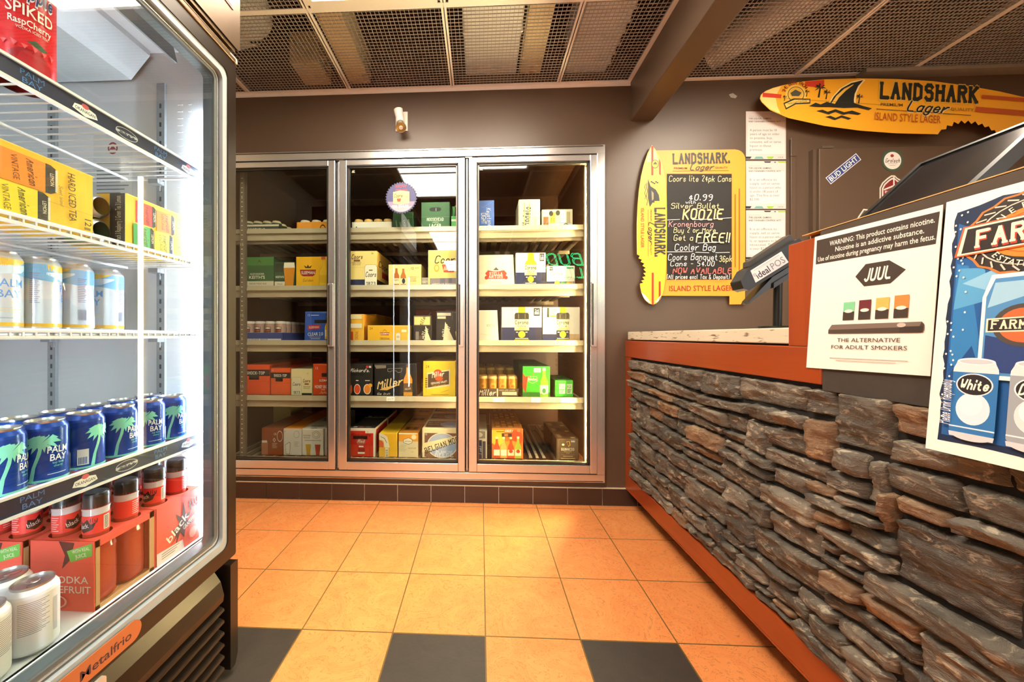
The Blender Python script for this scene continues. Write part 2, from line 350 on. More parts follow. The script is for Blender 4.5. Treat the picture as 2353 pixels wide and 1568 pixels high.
def egg(xa, xb, ya, yb, label, group):
    b = MB(); p = .0195; nx, ny = max(2, round((xb - xa) / p)), max(2, round((yb - ya) / p))
    for i in range(nx + 1): x = xa + (xb - xa) * i / nx; b.box(x - .0007, x + .0007, ya, yb, CEIL + .005, CEIL + .0098, EGG)
    for i in range(ny + 1): y = ya + (yb - ya) * i / ny; b.box(xa, xb, y - .0007, y + .0007, CEIL + .0052, CEIL + .0096, EGG)
    o = b.build('eggcrate_ceiling_panel', loc=((xa + xb) / 2, (ya + yb) / 2, CEIL + .005)); return tag(o, label, 'ceiling panel', group)
cols = [(XL, XS[0]), (XS[0], XS[1]), (XS[1], XS[2]), (XS[2], XS[3]), (XS[3], BX0)]; names = ['cut strip by the left end', 'third panel from the beam', 'second full panel from the beam', 'full panel right of the one above the wall lamp', 'narrow panel touching the left side of the beam']
names = ['sliver of eggcrate panel, far left of the back row', 'eggcrate panel above the fridge end of the back wall', 'eggcrate panel over the wall lamp, in front of the light panel', 'silver-backed eggcrate panel beside the narrow beam-side panel', 'eggcrate panel against the left side of the brown beam']
rows = [(-.012, YS[0])] + list(zip(YS, YS[1:] + [YB]))
for j, (ya, yb) in enumerate(rows[:4]):
    for i, (xa, xb) in enumerate(cols):
        if (i == 2 and j in (1, 2)) or (i == 3 and j == 1): continue                  # troffers hang there
        lab = names[i] if j == 0 else names[i].split(',')[0].replace('of the back wall', '') + ', ' + ['', 'second row from the back wall', 'third row from the back wall', 'fourth row from the back wall', 'fifth row from the back wall'][j]
        egg(xa + .004, xb - .004, yb + .004, ya - .004, lab, 'eggcrate ceiling panels left of the beam')
rn = ['eggcrate panel right of the beam, above the notices', 'eggcrate panel above the horizontal surfboard', 'eggcrate panel above the surfboard tail at the far right']
for j, (ya, yb) in enumerate(rows[:4]):
    for i, (xa, xb) in enumerate([(BX1 + .02, XS2[0]), (XS2[0], XS2[1]), (XS2[1], XS2[2]), (XS2[2], XS2[3])]):
        if i == 1 and j in (1, 2): continue
        lab = ('narrow eggcrate strip hidden behind the beam' if i == 0 else rn[i - 1]) + ['', ', second row out', ', third row out', ', fourth row out'][j]
        egg(xa + .004, xb - .004, yb + .004, ya - .004, lab, 'eggcrate ceiling panels right of the beam')
FOIL = K('#eceaf2', .35, .45, .12, 30, bump=.6, name='duct_foil'); DUCT = K('#c2a888', .6, 0, .2, 5)
def duct(pts, r, label, mat=FOIL):
    b = MB()
    for (p, q) in zip(pts, pts[1:]):
        p, q = Vector(p), Vector(q); n = max(2, int((q - p).length / .03))
        for i in range(n): b.cyl(p.lerp(q, i / n), p.lerp(q, (i + 1) / n), r, mat, r1=r * .95, n=18, caps=False)
    return tag(b.build('ventilation_duct'), label, 'duct', 'ducts above the open ceiling')
FACE = K('#eef4ff', .35, .1, .1, 25, bump=.8, name='foil_facing'); TAN = K('#d8c6a0', .6, 0, .08, 8, name='tan_duct_board')
def ductbox(x0, x1, y0, y1, h0, h1, label, mat, rib=0):
    b = MB(); b.box(x0, x1, y0, y1, CEIL + h0, CEIL + h1, mat)
    k = y1 - rib
    while rib and k > y0: b.box(x0 - .008, x1 + .008, k - .012, k, CEIL + h0 - .008, CEIL + h1 + .008, mat); k -= rib
    tag(b.build('ventilation_duct', bevel=.006), label, 'duct', 'ducts above the open ceiling')
ductbox(-.1, .19, -2.6, -.005, .07, .34, 'wide silver foil-faced duct above the panel next to the beam-side panel', FACE, .3)
ductbox(.21, .33, -2.6, -.005, .066, .3, 'tan duct beside the wide silver one above the ceiling panels', TAN)
ductbox(.47, .7, -2.6, -.005, .06, .3, 'silver duct above the narrow beam-side ceiling panel', FACE, .07)
duct([(-1.75, -.2, CEIL + .2), (-1.2, -.35, CEIL + .16), (-.98, -1.0, CEIL + .16), (-.95, -2.4, CEIL + .2)], .12, 'bent silver foil duct above the ceiling panel near the fridge', FACE)
ductbox(-.78, -.66, -.5, -.02, .03, .2, 'tan sheet-metal duct stub above the wall-lamp ceiling panel', TAN)
ductbox(-1.06, -.9, -.2, -.01, .035, .2, 'tan duct stub above the fridge end of the back wall', TAN)
duct([(1.28, -.02, CEIL + .14), (1.62, -.5, CEIL + .16), (1.9, -1.4, CEIL + .2)], .09, 'silver foil duct above the ceiling panel right of the beam', FACE)
# lay-in light panels
def troffer(xa, xb, ya, yb, label):
    t = thing('ceiling_light_panel', label, 'ceiling light', ((xa + xb) / 2, (ya + yb) / 2, CEIL)); w, d = (xb - xa) / 2, (ya - yb) / 2
    b = MB()
    for s in (-1, 1): b.box(s * w - .02, s * w + .02, -d, d, -.002, .06, TBAR); b.box(-w, w, s * d - .02, s * d + .02, -.0021, .059, TBAR)
    b.box(-w, w, -d, d, .056, .06, TBAR); b.build('frame', t)
    b = MB(); b.box(-w + .03, w - .03, -d + .03, d - .03, .002, .008, lamp('#fff1dc', TROFFER_E, 'light_panel_diffuser')); b.build('diffuser', t); return t
troffer(-.768, -.204, -.577, -1.743, 'bright white ceiling light panel at the top edge beside the fridge')
troffer(-.768, -.204, -3.01, -4.18, 'white ceiling light panel second from the back wall, in line with the fridge')
troffer(-.768, -.204, -5.01, -6.18, 'white ceiling light panel nearest the front wall, in line with the fridge')  # extra panel out of view, added to light the back wall and counter frontally
troffer(1.768, 2.32, -3.01, -4.18, 'white ceiling light panel behind the counter end, second from the back wall')  # extra panel out of view, added for wall light clear of the door reflections
troffer(-.156, .41, -.577, -1.13, 'small square ceiling light panel between the beam and the long light panel')
troffer(1.153, 1.722, -.577, -1.743, 'white ceiling light panel over the space behind the counter')
# ------------------------------------------------------------------ walk-in cooler
WOODIN = K('#5a3520', .45, 0, .25, 6, name='cooler_brown_lining'); RACK = K('#8d7c66', .45, .5, .15, 30, name='shelf_zinc'); LIP = K('#c4b496', .35, .2, .1, 12, name='shelf_edge_enamel'); GUM = K('#15130f', .6)  # lining brown paints in the brown ceiling reflection of the door glass
cool = thing('walk_in_cooler', 'three-door aluminium walk-in beer cooler set into the brown back wall', 'cooler', (0, 0, 0))
FY = -.024
b = MB()
for (a, c, z0, z1) in ((OX0 + .01, OX1, 2.022, OZ1), (OX0 + .01, OX1, OZ0, .183), (.65, OX1, .183, 2.022)):
    b.box(a, c, FY, .06, z0, z1, ALU)
b.box(OX0 + .01, .65, -.004, .05, .183, .2, K('#5d5146', .5, .4)); b.box(OX0 + .01, .65, -.004, .05, 2.012, 2.022, GUM); b.box(OX0 + .01, OX1 - .01, FY - .003, FY, 2.06, 2.066, ALUD); b.box(OX0 + .01, OX1 - .01, FY - .003, FY, .142, .147, ALUD)
b.build('outer_frame', cool, .003)
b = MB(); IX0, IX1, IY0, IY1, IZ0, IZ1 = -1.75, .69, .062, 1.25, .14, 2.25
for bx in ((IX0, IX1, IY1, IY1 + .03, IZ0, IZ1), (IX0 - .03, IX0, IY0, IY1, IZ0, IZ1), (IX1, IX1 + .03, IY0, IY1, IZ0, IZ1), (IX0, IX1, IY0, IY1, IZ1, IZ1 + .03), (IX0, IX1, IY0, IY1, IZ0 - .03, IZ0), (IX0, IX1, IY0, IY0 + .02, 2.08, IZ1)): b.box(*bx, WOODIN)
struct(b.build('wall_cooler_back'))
DOORS = [(-1.615, -.872), (-.8485, -.1065), (-.084, .648)]; DZ0, DZ1 = .190, 2.011
for a, c in ((DOORS[0][1], DOORS[1][0]), (DOORS[1][1], DOORS[2][0])):
    b = MB(); b.box(a + .007, c - .007, -.012, .05, DZ0, 2.022, ALU); b.box(a - .002, c + .002, 0, .05, DZ0, 2.022, GUM); b.build('mullion', cool, .001)
    b = MB(); b.box(a - .004, c + .004, -.02, .0, .183, .192, ALUD); b.cyl(((a + c) / 2 + .015, -.012, .183), ((a + c) / 2 + .015, -.012, .2), .008, ALUD); b.build('hinge', cool)
    b = MB(); b.box((a + c) / 2 - .01, (a + c) / 2 + .03, -.02, 0, 2.014, 2.03, ALUD); b.build('hinge', cool)
def door(i):
    a, c = DOORS[i]; s, tp, bt = .047, .032, .048; y0, y1 = -.032, .008
    b = MB(); b.box(a, a + s, y0, y1, DZ0, DZ1, ALU); b.box(c - s * .85, c, y0, y1, DZ0, DZ1, ALU); b.box(a + s, c - s * .85, y0, y1, DZ1 - tp, DZ1, ALU); b.box(a + s, c - s * .85, y0, y1, DZ0, DZ0 + bt, ALU)
    d = b.build('door', cool, .003)
    b = MB(); e = .006; xa, xb, za, zb = a + s, c - s * .85, DZ0 + bt, DZ1 - tp
    for bx in ((xa, xa + e, za, zb), (xb - e, xb, za, zb), (xa, xb, za, za + e), (xa, xb, zb - e, zb)): b.box(bx[0], bx[1], -.03, .0, bx[2], bx[3], GUM)
    for bx in ((xa + e, xa + 2 * e, za + e, zb - e), (xb - 2 * e, xb - e, za + e, zb - e), (xa + e, xb - e, za + e, za + 2 * e), (xa + e, xb - e, zb - 2 * e, zb - e)): b.box(bx[0], bx[1], -.024, .0, bx[2], bx[3], ALUD)
    b.build('gasket', d)
    b = MB(); b.box(xa + .004, xb - .004, -.016, -.012, za + .004, zb - .004, GLASS); b.build('glass_pane', d)
    b = MB(); hx = c - .022; b.box(hx - .016, hx + .016, y0 - .016, y0, .915, 1.285, ALU); b.box(hx - .014, hx - .003, y0 - .0165, y0 - .012, .925, 1.275, K('#2a2622', .4)); b.build('handle', d, .003)
for i in range(3): door(i)
b = MB(); cv = plane(b, (0, -.0165, 0), (1, 0, 0), (0, 0, 1), (0, -1, 0)); WT = '#d9cdb8'
for px, py in ((812, 394), (1106, 388)):
    b = MB(); cv = plane(b, (0, -.0165, 0), (1, 0, 0), (0, 0, 1), (0, -1, 0)); p = W(px, py, -.0165); cv.draw([('t', '4P', p.x, p.z, .012, WT), ('r', p.x - .009, p.z - .0085, p.x + .009, p.z - .005, WT)]); b.build('glass_maker_mark', cool)
LV = [1.648, 1.292, .951, .606, .222]; SY = .09; DR = [.057, .004, .004, .004, .004]; LS = [z - d + .035 for z, d in zip(LV, DR)]   # LS - .035: the surface goods stand on
#             # height of each shelf's front lip
BAYS = [(-1.62, -.885), (-.845, -.112), (-.078, .605)]
RN = ['', '', '', '', '']
for bi, (xa, xb) in enumerate(BAYS):
    for li, z in enumerate(LS):
        b = MB(); n = 11
        for k in range(n): x = xa + .02 + (xb - xa - .04) * k / (n - 1); b.box(x - .018, x + .018, SY + .02, 1.02, z - .052, z - .04, RACK); b.box(x - .004, x + .004, SY + .02, 1.02, z - .04, z - .0365, K('#b9a78c', .4, .3))
        b.box(xa, xb, SY + .01, SY + .03, z - .07, z - .037, RACK); b.box(xa, xb, 1.02, 1.04, z - .08, z - .037, RACK); b.box(xa, xb, .45, .48, z - .075, z - .052, RACK)
        sh = b.build('shelf', cool)
        z = LV[li]; b = MB(); P = [(0, -.034), (-.012, -.03), (-.004, .0), (.004, .0), (.006, -.034), (.02, -.034), (.02, -.072), (0, -.072)]
        b.prism([(y, zz) for y, zz in P], lambda y, zz, d: Vector((xa + d, SY + y, z + zz)), 0, xb - xa, LIP); b.box(xa, xb, SY - .0125, SY - .011, z - .033, z - .031, K('#7c6a50', .5)); b.build('price_channel', sh)
# uprights with numbered slots, light strips
for x, nm in ((-1.492, 'upright'), (-.866, 'upright'), (-.095, 'upright'), (.615, 'upright')):
    b = MB(); b.box(x - .014, x + .014, .055, .085, .19, 2.02, RACK); cv = plane(b, (x - .014, .055, .19), (.028, 0, 0), (0, 0, 1.83), (0, -1, 0)); k = 0
    for i in range(60): yy = .02 + i * .016; cv.draw([('t', '05'[(i // 5) % 2] if (i // 5) % 3 else '15', .5, yy, .009, '#f0e8d6')] if i % 5 == 0 else [('r', .3, yy - .0012, .7, yy + .0012, '#f0e8d6')]); cv.o = .0004
    b.build(nm, cool)
LEDW = lamp('#ffe2a4', COOLER_E, 'cooler_light_strip')
for x, r in ((.63, .011), (-.095, .008), (-.862, .003)):  # the thin last strip is added to brighten the cooler contents
    b = MB(); b.cyl((x, .046, .25), (x, .046, 1.97), r, LEDW, n=10); b.cyl((x, .046, .235), (x, .046, .25), r * 1.3, GUM, n=10); b.cyl((x, .046, 1.97), (x, .046, 1.985), r * 1.3, GUM, n=10); b.build('light_strip', cool)
# price tags
def tags(px, li, txt, w=.06):
    z = LV[li]; p = W(px, 0, SY - .008); b = MB(); b.obox((p.x, SY - .0135, z - .016), (w / 2, 0, 0), (0, .0006, 0), (0, .004, .0125), K('#f6efe0', .6))
    cv = plane(b, (p.x - w / 2, SY - .0181, z - .0285), (w, 0, 0), (0, .008, .025), (0, -1, .3)); cv.draw([('t', txt, .5, .5, .42, '#8a8378', {'f': 'k', 'th': .12, 'sh': 0, 'w': .72})])
    tag(b.build('price_tag'), f'white price card reading {txt} on the shelf edge' if txt else '', 'price tag', 'price cards on the cooler shelves')
for a in ((898, 3, '$44.99', .05), (1146, 3, '$12.50', .07), (1231, 3, '$23.34', .055), (1300, 3, '$27.12', .06), (1186, 4, '$26.50', .07), (1246, 4, '$25.50', .07), (664, 4, '$14.71', .05)): tags(*a)
# ------------------------------------------------------------------ cartons
def carton(lab, u0, u1, vt, li, col, art=(), depth=.26, Y=.125, name='beer_carton', cat='beer carton', side=None, top=None, sart=None, tart=None, taper=0., n=1, grp=None, backlab=None, h=None, parts=None, rz=0., lift=0.):
    p0, p1 = W(u0, vt, Y), W(u1, vt, Y); z0 = LS[li] - .035 + lift; H = h or (p1.z + p0.z) / 2 - z0; w = p1.x - p0.x; x0 = p0.x
    def make(k):
        b = MB(); t = taper * w; D = depth
        P = [(0, 0, 0), (w, 0, 0), (w, D, 0), (0, D, 0), (t, t, H), (w - t, t, H), (w - t, D - t, H), (t, D - t, H)]
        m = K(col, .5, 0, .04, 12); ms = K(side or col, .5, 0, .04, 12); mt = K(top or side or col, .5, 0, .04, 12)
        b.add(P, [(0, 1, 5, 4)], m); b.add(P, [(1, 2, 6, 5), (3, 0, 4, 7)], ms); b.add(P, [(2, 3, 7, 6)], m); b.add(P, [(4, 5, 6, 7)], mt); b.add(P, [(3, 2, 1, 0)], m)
        seam = '#00000'
        if k == 0 or tart or sart:
            if art: Cv(b, lambda x, y, o: Vector((t * y + x * (w - 2 * t * y), t * y - o, y * H)), w, H).draw(art)
            if sart:
                plane(b, (w + .0, 0, 0), (0, D, 0), (0, 0, H), (1, 0, 0)).draw(sart); plane(b, (0, D, 0), (0, -D, 0), (0, 0, H), (-1, 0, 0)).draw(sart)
        if tart: plane(b, (t, t, H), (w - 2 * t, 0, 0), (0, D - 2 * t, 0), (0, 0, 1)).draw(tart)
        return b
    o = make(0).build(name, None, .0035, weld=True, seg=2); o.location = (x0, Y, z0); o.rotation_euler = (0, 0, rz)
    tag(o, lab, cat, grp)
    for k in range(1, n):
        c = o.copy(); COL.objects.link(c); c.location = (x0 + random.uniform(-.003, .003), Y + k * (depth + .004), z0); c['label'] = (backlab or re.split(r' with | on | at |,| behind | reading | dated | standing | tucked | right of | turned | half ', lab)[0]) + ['', ', second in line behind the front one', ', third in line behind the front one'][k]
    return o
def T(s, x, y, h, c, **o): return ('t', s, x, y, h, c, o)
def traycans(lab, u0, u1, vt, li, tray, canc, lidc, nx, ny, th=None, tart=(), canlab='can', grp='cans', Y=.125, r=.033, h=.122, art=None, skip=0):
    p0, p1 = W(u0, vt, Y), W(u1, vt, Y); z0 = LS[li] - .035; w = p1.x - p0.x; th = p0.z - z0; b = MB(); D = ny * 2 * r * 1.02 + .01; m = K(tray, .55, 0, .05, 12)
    b.box(0, w, 0, D, 0, .003, m); b.box(0, w, 0, .003, 0, th, m); b.box(0, w, D - .003, D, 0, th, m); b.box(0, .003, 0, D, 0, th, m); b.box(w - .003, w, 0, D, 0, th, m)
    if tart: plane(b, (0, 0, 0), (w, 0, 0), (0, 0, th), (0, -1, 0)).draw(tart)
    o = b.build('can_tray'); o.location = (p0.x, Y, z0); tag(o, lab, 'tray')
    proto = None; px = (w - .008) / nx; rr = min(r, px / 2 - .0005)
    for j in range(skip, ny):
        for i in range(nx):
            if proto is None:
                b = MB(); b.lathe([(rr * .8, 0, lidc), (rr, .01), (rr, h - .016, lidc), (rr * .82, h - .002), (rr * .8, h), (rr * .77, h - .004), (0, h - .004)], (0, 0, 0), 14, canc)
                if art: Cv(b, lambda x, y, q: Vector((math.sin(x / rr) * (rr + q), -math.cos(x / rr) * (rr + q), y)), 1, 1, tess=.01).draw(art)
                c = proto = b.build('beer_can')
            else: c = proto.copy(); COL.objects.link(c)
            c.location = (p0.x + .004 + px * (i + .5), Y + .006 + rr + j * 2 * r * 1.02, z0 + .0036)
            rown = ['front', 'second', 'third', 'fourth', 'fifth', 'sixth'][j]; coln = ['leftmost', 'second from the left', 'third from the left', 'fourth from the left', 'fifth from the left', 'sixth from the left'][i]
            tag(c, f'{canlab}, {coln}, {rown} row', 'can', grp)
    return o
CR, BK, NV, RD, WH, GD = '#f3e4ad', '#191512', '#2b2f55', '#c22a1e', '#f7f1e2', '#e8b52c'
def scrib(x0, x1, ys, h, c): return [('r', x0, y - h / 2, x1 - (i % 3) * (x1 - x0) * .13, y + h / 2, c) for i, y in enumerate(ys)]
# --- left door
traycans('dark green can tray on the top shelf behind the left door', 552, 641, 517, 0, '#2c3a2c', '#1f3a26', '#cdb68c', 4, 5, None, [('r', 0, .88, 1, 1, '#e8dcc0'), T('MOOSEHEAD', .4, .6, .28, '#d8ccb0', f='b', w=.5), ('r', .62, .55, .92, .62, '#d8ccb0')], 'green can in the top-shelf tray', 'green cans in the top-shelf tray', r=.0325)
traycans('orange can tray on the top shelf behind the left door', 681, 762, 511, 0, '#ee9a26', '#d9c9a8', '#d8c9ad', 3, 4, None, [('r', .12, .05, .55, .6, '#1d1a16'), ('r', .15, .1, .52, .55, '#f4ead2'), T('BUDWEISER', .335, .32, .3, '#1d1a16', w=.3), ('e', .75, .5, .09, .35, '#1d1a16'), ('e', .75, .5, .07, .28, '#ee9a26')], 'pale can in the orange tray', 'pale cans in the orange tray')
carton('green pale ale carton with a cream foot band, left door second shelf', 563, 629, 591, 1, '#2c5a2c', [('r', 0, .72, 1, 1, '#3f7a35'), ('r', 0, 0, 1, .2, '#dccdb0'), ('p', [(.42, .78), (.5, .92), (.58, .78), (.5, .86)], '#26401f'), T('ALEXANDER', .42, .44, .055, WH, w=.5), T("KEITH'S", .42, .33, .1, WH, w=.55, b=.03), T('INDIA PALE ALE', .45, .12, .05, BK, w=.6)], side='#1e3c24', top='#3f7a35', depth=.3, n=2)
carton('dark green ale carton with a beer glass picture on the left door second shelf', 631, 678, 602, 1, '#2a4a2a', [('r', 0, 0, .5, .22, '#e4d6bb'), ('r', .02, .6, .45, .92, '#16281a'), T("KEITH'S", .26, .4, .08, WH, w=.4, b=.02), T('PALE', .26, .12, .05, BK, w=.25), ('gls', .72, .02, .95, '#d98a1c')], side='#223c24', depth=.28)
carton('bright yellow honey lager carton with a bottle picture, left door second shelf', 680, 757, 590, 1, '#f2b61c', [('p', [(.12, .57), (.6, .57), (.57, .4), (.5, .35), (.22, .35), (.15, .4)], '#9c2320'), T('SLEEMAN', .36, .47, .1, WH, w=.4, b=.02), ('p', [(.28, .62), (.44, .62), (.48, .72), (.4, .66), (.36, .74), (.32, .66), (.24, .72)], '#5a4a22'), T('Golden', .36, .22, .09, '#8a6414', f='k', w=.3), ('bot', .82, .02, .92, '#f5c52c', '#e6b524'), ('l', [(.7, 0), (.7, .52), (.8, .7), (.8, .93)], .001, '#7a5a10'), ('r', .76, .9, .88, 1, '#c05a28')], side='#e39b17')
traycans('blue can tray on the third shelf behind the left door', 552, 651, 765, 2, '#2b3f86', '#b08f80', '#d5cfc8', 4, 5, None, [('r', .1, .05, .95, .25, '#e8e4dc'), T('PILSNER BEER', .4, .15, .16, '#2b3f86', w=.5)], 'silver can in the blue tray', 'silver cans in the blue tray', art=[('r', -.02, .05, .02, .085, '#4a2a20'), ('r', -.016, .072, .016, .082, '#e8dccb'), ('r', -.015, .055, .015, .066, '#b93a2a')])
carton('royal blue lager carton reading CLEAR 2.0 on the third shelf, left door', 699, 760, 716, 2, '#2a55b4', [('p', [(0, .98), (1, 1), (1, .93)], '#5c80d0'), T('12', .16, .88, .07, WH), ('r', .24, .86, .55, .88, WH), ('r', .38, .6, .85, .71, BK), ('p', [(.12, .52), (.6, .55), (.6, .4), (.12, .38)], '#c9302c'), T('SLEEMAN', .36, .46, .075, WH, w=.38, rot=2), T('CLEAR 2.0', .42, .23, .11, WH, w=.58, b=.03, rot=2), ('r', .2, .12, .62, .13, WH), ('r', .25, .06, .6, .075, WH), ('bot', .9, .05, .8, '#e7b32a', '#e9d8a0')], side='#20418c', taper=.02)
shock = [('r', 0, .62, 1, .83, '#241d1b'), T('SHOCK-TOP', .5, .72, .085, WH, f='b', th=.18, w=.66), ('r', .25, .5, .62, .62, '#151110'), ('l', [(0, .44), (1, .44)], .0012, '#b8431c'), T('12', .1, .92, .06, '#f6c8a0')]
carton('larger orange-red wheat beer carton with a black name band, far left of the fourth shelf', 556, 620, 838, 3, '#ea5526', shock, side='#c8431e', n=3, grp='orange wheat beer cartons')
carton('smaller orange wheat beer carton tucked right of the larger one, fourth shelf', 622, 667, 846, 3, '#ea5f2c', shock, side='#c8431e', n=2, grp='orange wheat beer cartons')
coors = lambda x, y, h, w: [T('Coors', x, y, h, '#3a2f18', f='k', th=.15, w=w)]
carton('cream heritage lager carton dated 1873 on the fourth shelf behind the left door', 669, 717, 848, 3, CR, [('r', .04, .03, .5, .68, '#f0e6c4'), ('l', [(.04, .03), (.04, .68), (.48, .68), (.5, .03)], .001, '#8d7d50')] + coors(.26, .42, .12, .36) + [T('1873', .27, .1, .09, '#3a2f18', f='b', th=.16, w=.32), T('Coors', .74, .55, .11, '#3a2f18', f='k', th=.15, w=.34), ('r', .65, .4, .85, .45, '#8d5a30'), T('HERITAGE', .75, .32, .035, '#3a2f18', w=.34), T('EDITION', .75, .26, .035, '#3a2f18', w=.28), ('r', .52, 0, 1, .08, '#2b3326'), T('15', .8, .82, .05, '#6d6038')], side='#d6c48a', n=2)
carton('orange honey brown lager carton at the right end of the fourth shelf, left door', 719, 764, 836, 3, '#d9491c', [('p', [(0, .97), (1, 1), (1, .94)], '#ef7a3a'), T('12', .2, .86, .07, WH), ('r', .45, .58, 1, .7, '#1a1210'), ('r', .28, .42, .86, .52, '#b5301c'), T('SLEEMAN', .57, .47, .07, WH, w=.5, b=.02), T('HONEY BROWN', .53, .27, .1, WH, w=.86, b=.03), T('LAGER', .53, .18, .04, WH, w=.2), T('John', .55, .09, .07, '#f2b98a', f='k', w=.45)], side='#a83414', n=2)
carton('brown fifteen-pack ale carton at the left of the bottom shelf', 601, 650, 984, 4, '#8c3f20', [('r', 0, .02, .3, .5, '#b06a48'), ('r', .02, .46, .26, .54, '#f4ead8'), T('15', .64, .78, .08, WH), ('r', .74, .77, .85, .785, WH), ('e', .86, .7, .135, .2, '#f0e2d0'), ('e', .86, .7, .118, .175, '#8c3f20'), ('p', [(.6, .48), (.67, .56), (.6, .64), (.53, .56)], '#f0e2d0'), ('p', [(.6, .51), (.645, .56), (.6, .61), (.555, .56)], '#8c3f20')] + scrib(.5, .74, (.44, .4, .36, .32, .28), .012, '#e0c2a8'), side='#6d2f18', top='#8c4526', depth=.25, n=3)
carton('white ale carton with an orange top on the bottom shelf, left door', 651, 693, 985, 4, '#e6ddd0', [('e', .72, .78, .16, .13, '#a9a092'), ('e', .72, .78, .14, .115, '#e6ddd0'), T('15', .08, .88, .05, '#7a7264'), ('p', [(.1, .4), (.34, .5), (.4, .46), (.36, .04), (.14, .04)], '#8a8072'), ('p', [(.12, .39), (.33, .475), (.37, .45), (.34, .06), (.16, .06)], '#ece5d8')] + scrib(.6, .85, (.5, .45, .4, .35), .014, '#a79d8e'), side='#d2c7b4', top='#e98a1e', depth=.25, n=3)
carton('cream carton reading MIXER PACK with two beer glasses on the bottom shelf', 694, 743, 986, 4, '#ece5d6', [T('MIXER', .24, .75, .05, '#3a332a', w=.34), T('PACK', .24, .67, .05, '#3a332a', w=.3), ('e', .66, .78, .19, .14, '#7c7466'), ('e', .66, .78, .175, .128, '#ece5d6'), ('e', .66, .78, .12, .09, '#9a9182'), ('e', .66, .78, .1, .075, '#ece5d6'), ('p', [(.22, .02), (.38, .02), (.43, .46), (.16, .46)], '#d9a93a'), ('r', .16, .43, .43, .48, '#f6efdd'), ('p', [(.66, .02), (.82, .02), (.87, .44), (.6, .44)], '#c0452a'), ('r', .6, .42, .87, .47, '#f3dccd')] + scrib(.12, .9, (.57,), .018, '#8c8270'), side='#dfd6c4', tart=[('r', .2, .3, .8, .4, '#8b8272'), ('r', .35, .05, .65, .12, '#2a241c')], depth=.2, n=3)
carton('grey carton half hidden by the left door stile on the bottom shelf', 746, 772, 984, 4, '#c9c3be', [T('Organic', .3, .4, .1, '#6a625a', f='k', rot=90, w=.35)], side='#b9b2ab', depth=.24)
carton('pale yellow-green carton standing at the back of the bottom shelf, left door', 628, 668, 930, 4, '#b6a566', [T('MADE', .3, .85, .06, '#4a4220'), T('WEST', .3, .72, .06, '#4a4220')], Y=.62, depth=.2, h=.35)
# --- middle door
traycans('white lager can tray on the top shelf behind the middle door', 808, 901, 511, 0, '#efe6d4', '#d0a558', '#cfa560', 4, 3, None, [T('Coors', .2, .45, .5, '#4a4336', f='k', w=.24), ('r', .44, .08, .92, .62, '#3a342a'), ('r', .46, .12, .9, .56, '#ddd2ba')] + [('r', .5 + .06 * i, .12, .52 + .06 * i, .56, '#9d937c') for i in range(7)], 'gold-topped can in the white tray', 'gold cans in the white tray')
def carrier(lab, u0, u1, vt, li, col, art, bott, Y=.125, hole=True, dep=.13, handle_col=None):
    p0, p1 = W(u0, vt, Y), W(u1, vt, Y); z0 = LS[li] - .035; w = p1.x - p0.x; H = p1.z - z0; t = thing('bottle_carrier', lab, 'bottle carrier', (p0.x, Y, z0))
    b = MB(); m = K(col, .55, 0, .08, 14); hb = H * .62; b.box(0, w, 0, dep, 0, .003, m); b.box(0, w, 0, .002, 0, hb, m); b.box(0, w, dep - .002, dep, 0, hb, m)
    for x in (0, w - .002): b.add([(x, 0, 0), (x, dep, 0), (x, dep, hb), (x, dep * .55, H), (x, dep * .45, H), (x, 0, hb), (x + .002, 0, 0), (x + .002, dep, 0), (x + .002, dep, hb), (x + .002, dep * .55, H), (x + .002, dep * .45, H), (x + .002, 0, hb)], [(0, 1, 2, 3, 4, 5), (11, 10, 9, 8, 7, 6)], m)
    if art: plane(b, (0, 0, 0), (w, 0, 0), (0, 0, hb), (0, -1, 0)).draw(art)
    b.build('carton_body', t)
    b = MB(); hc = K(handle_col or col, .55, 0, .08, 14); y = dep / 2; za, zb, zc = H * .68, H * .84, H
    b.box(0, w, y - .002, y + .002, 0, za, hc); b.box(0, w * .26, y - .002, y + .002, za, zb, hc); b.box(w * .74, w, y - .002, y + .002, za, zb, hc); b.box(0, w, y - .002, y + .002, zb, zc, hc); b.build('carry_handle', t)
    r = .0275; H2 = H * .97
    for i in range(2 if w < .15 else 3):
        for j in range(2):
            bb = MB(); bb.lathe([(0, .004), (r * .9, .004), (r, .012), (r, H2 * .52), (r * .5, H2 * .74), (.012, H2 * .94, '#9a8a60'), (.0135, H2 * .945, '#9a8a60'), (.0135, H2, '#9a8a60'), (0, H2)], (0, 0, 0), 12, K(bott, .15, 0, 0))
            o = bb.build('beer_bottle'); nx = 2 if w < .15 else 3; o.location = (p0.x + w * (i + .5) / nx, Y + dep * (.26 + .48 * j), z0); tag(o, 'brown bottle in the ' + ('lime' if 'lime' in lab else 'dark') + ' green carrier, ' + ['first', 'second', 'third'][i] + (' front one' if j == 0 else ' rear one') + ' from the left', 'bottle', 'bottles in the carriers')
    return t
carton('dark green bottle carton turned sideways under the round badge', 901, 951, 486, 0, '#2c5834', [T('MOOSEHEAD', .78, .5, .06, '#dfe4d2', rot=-83, w=.4, f='b', th=.16), T('LAGER', .58, .52, .09, '#e8eadc', rot=-83, w=.3), T('COMPANION', .4, .4, .06, '#e8eadc', rot=-80, w=.42), T('CANADIAN', .2, .5, .05, '#cfd8c4', rot=-80, w=.35)], side='#23482a', depth=.14, taper=.03)
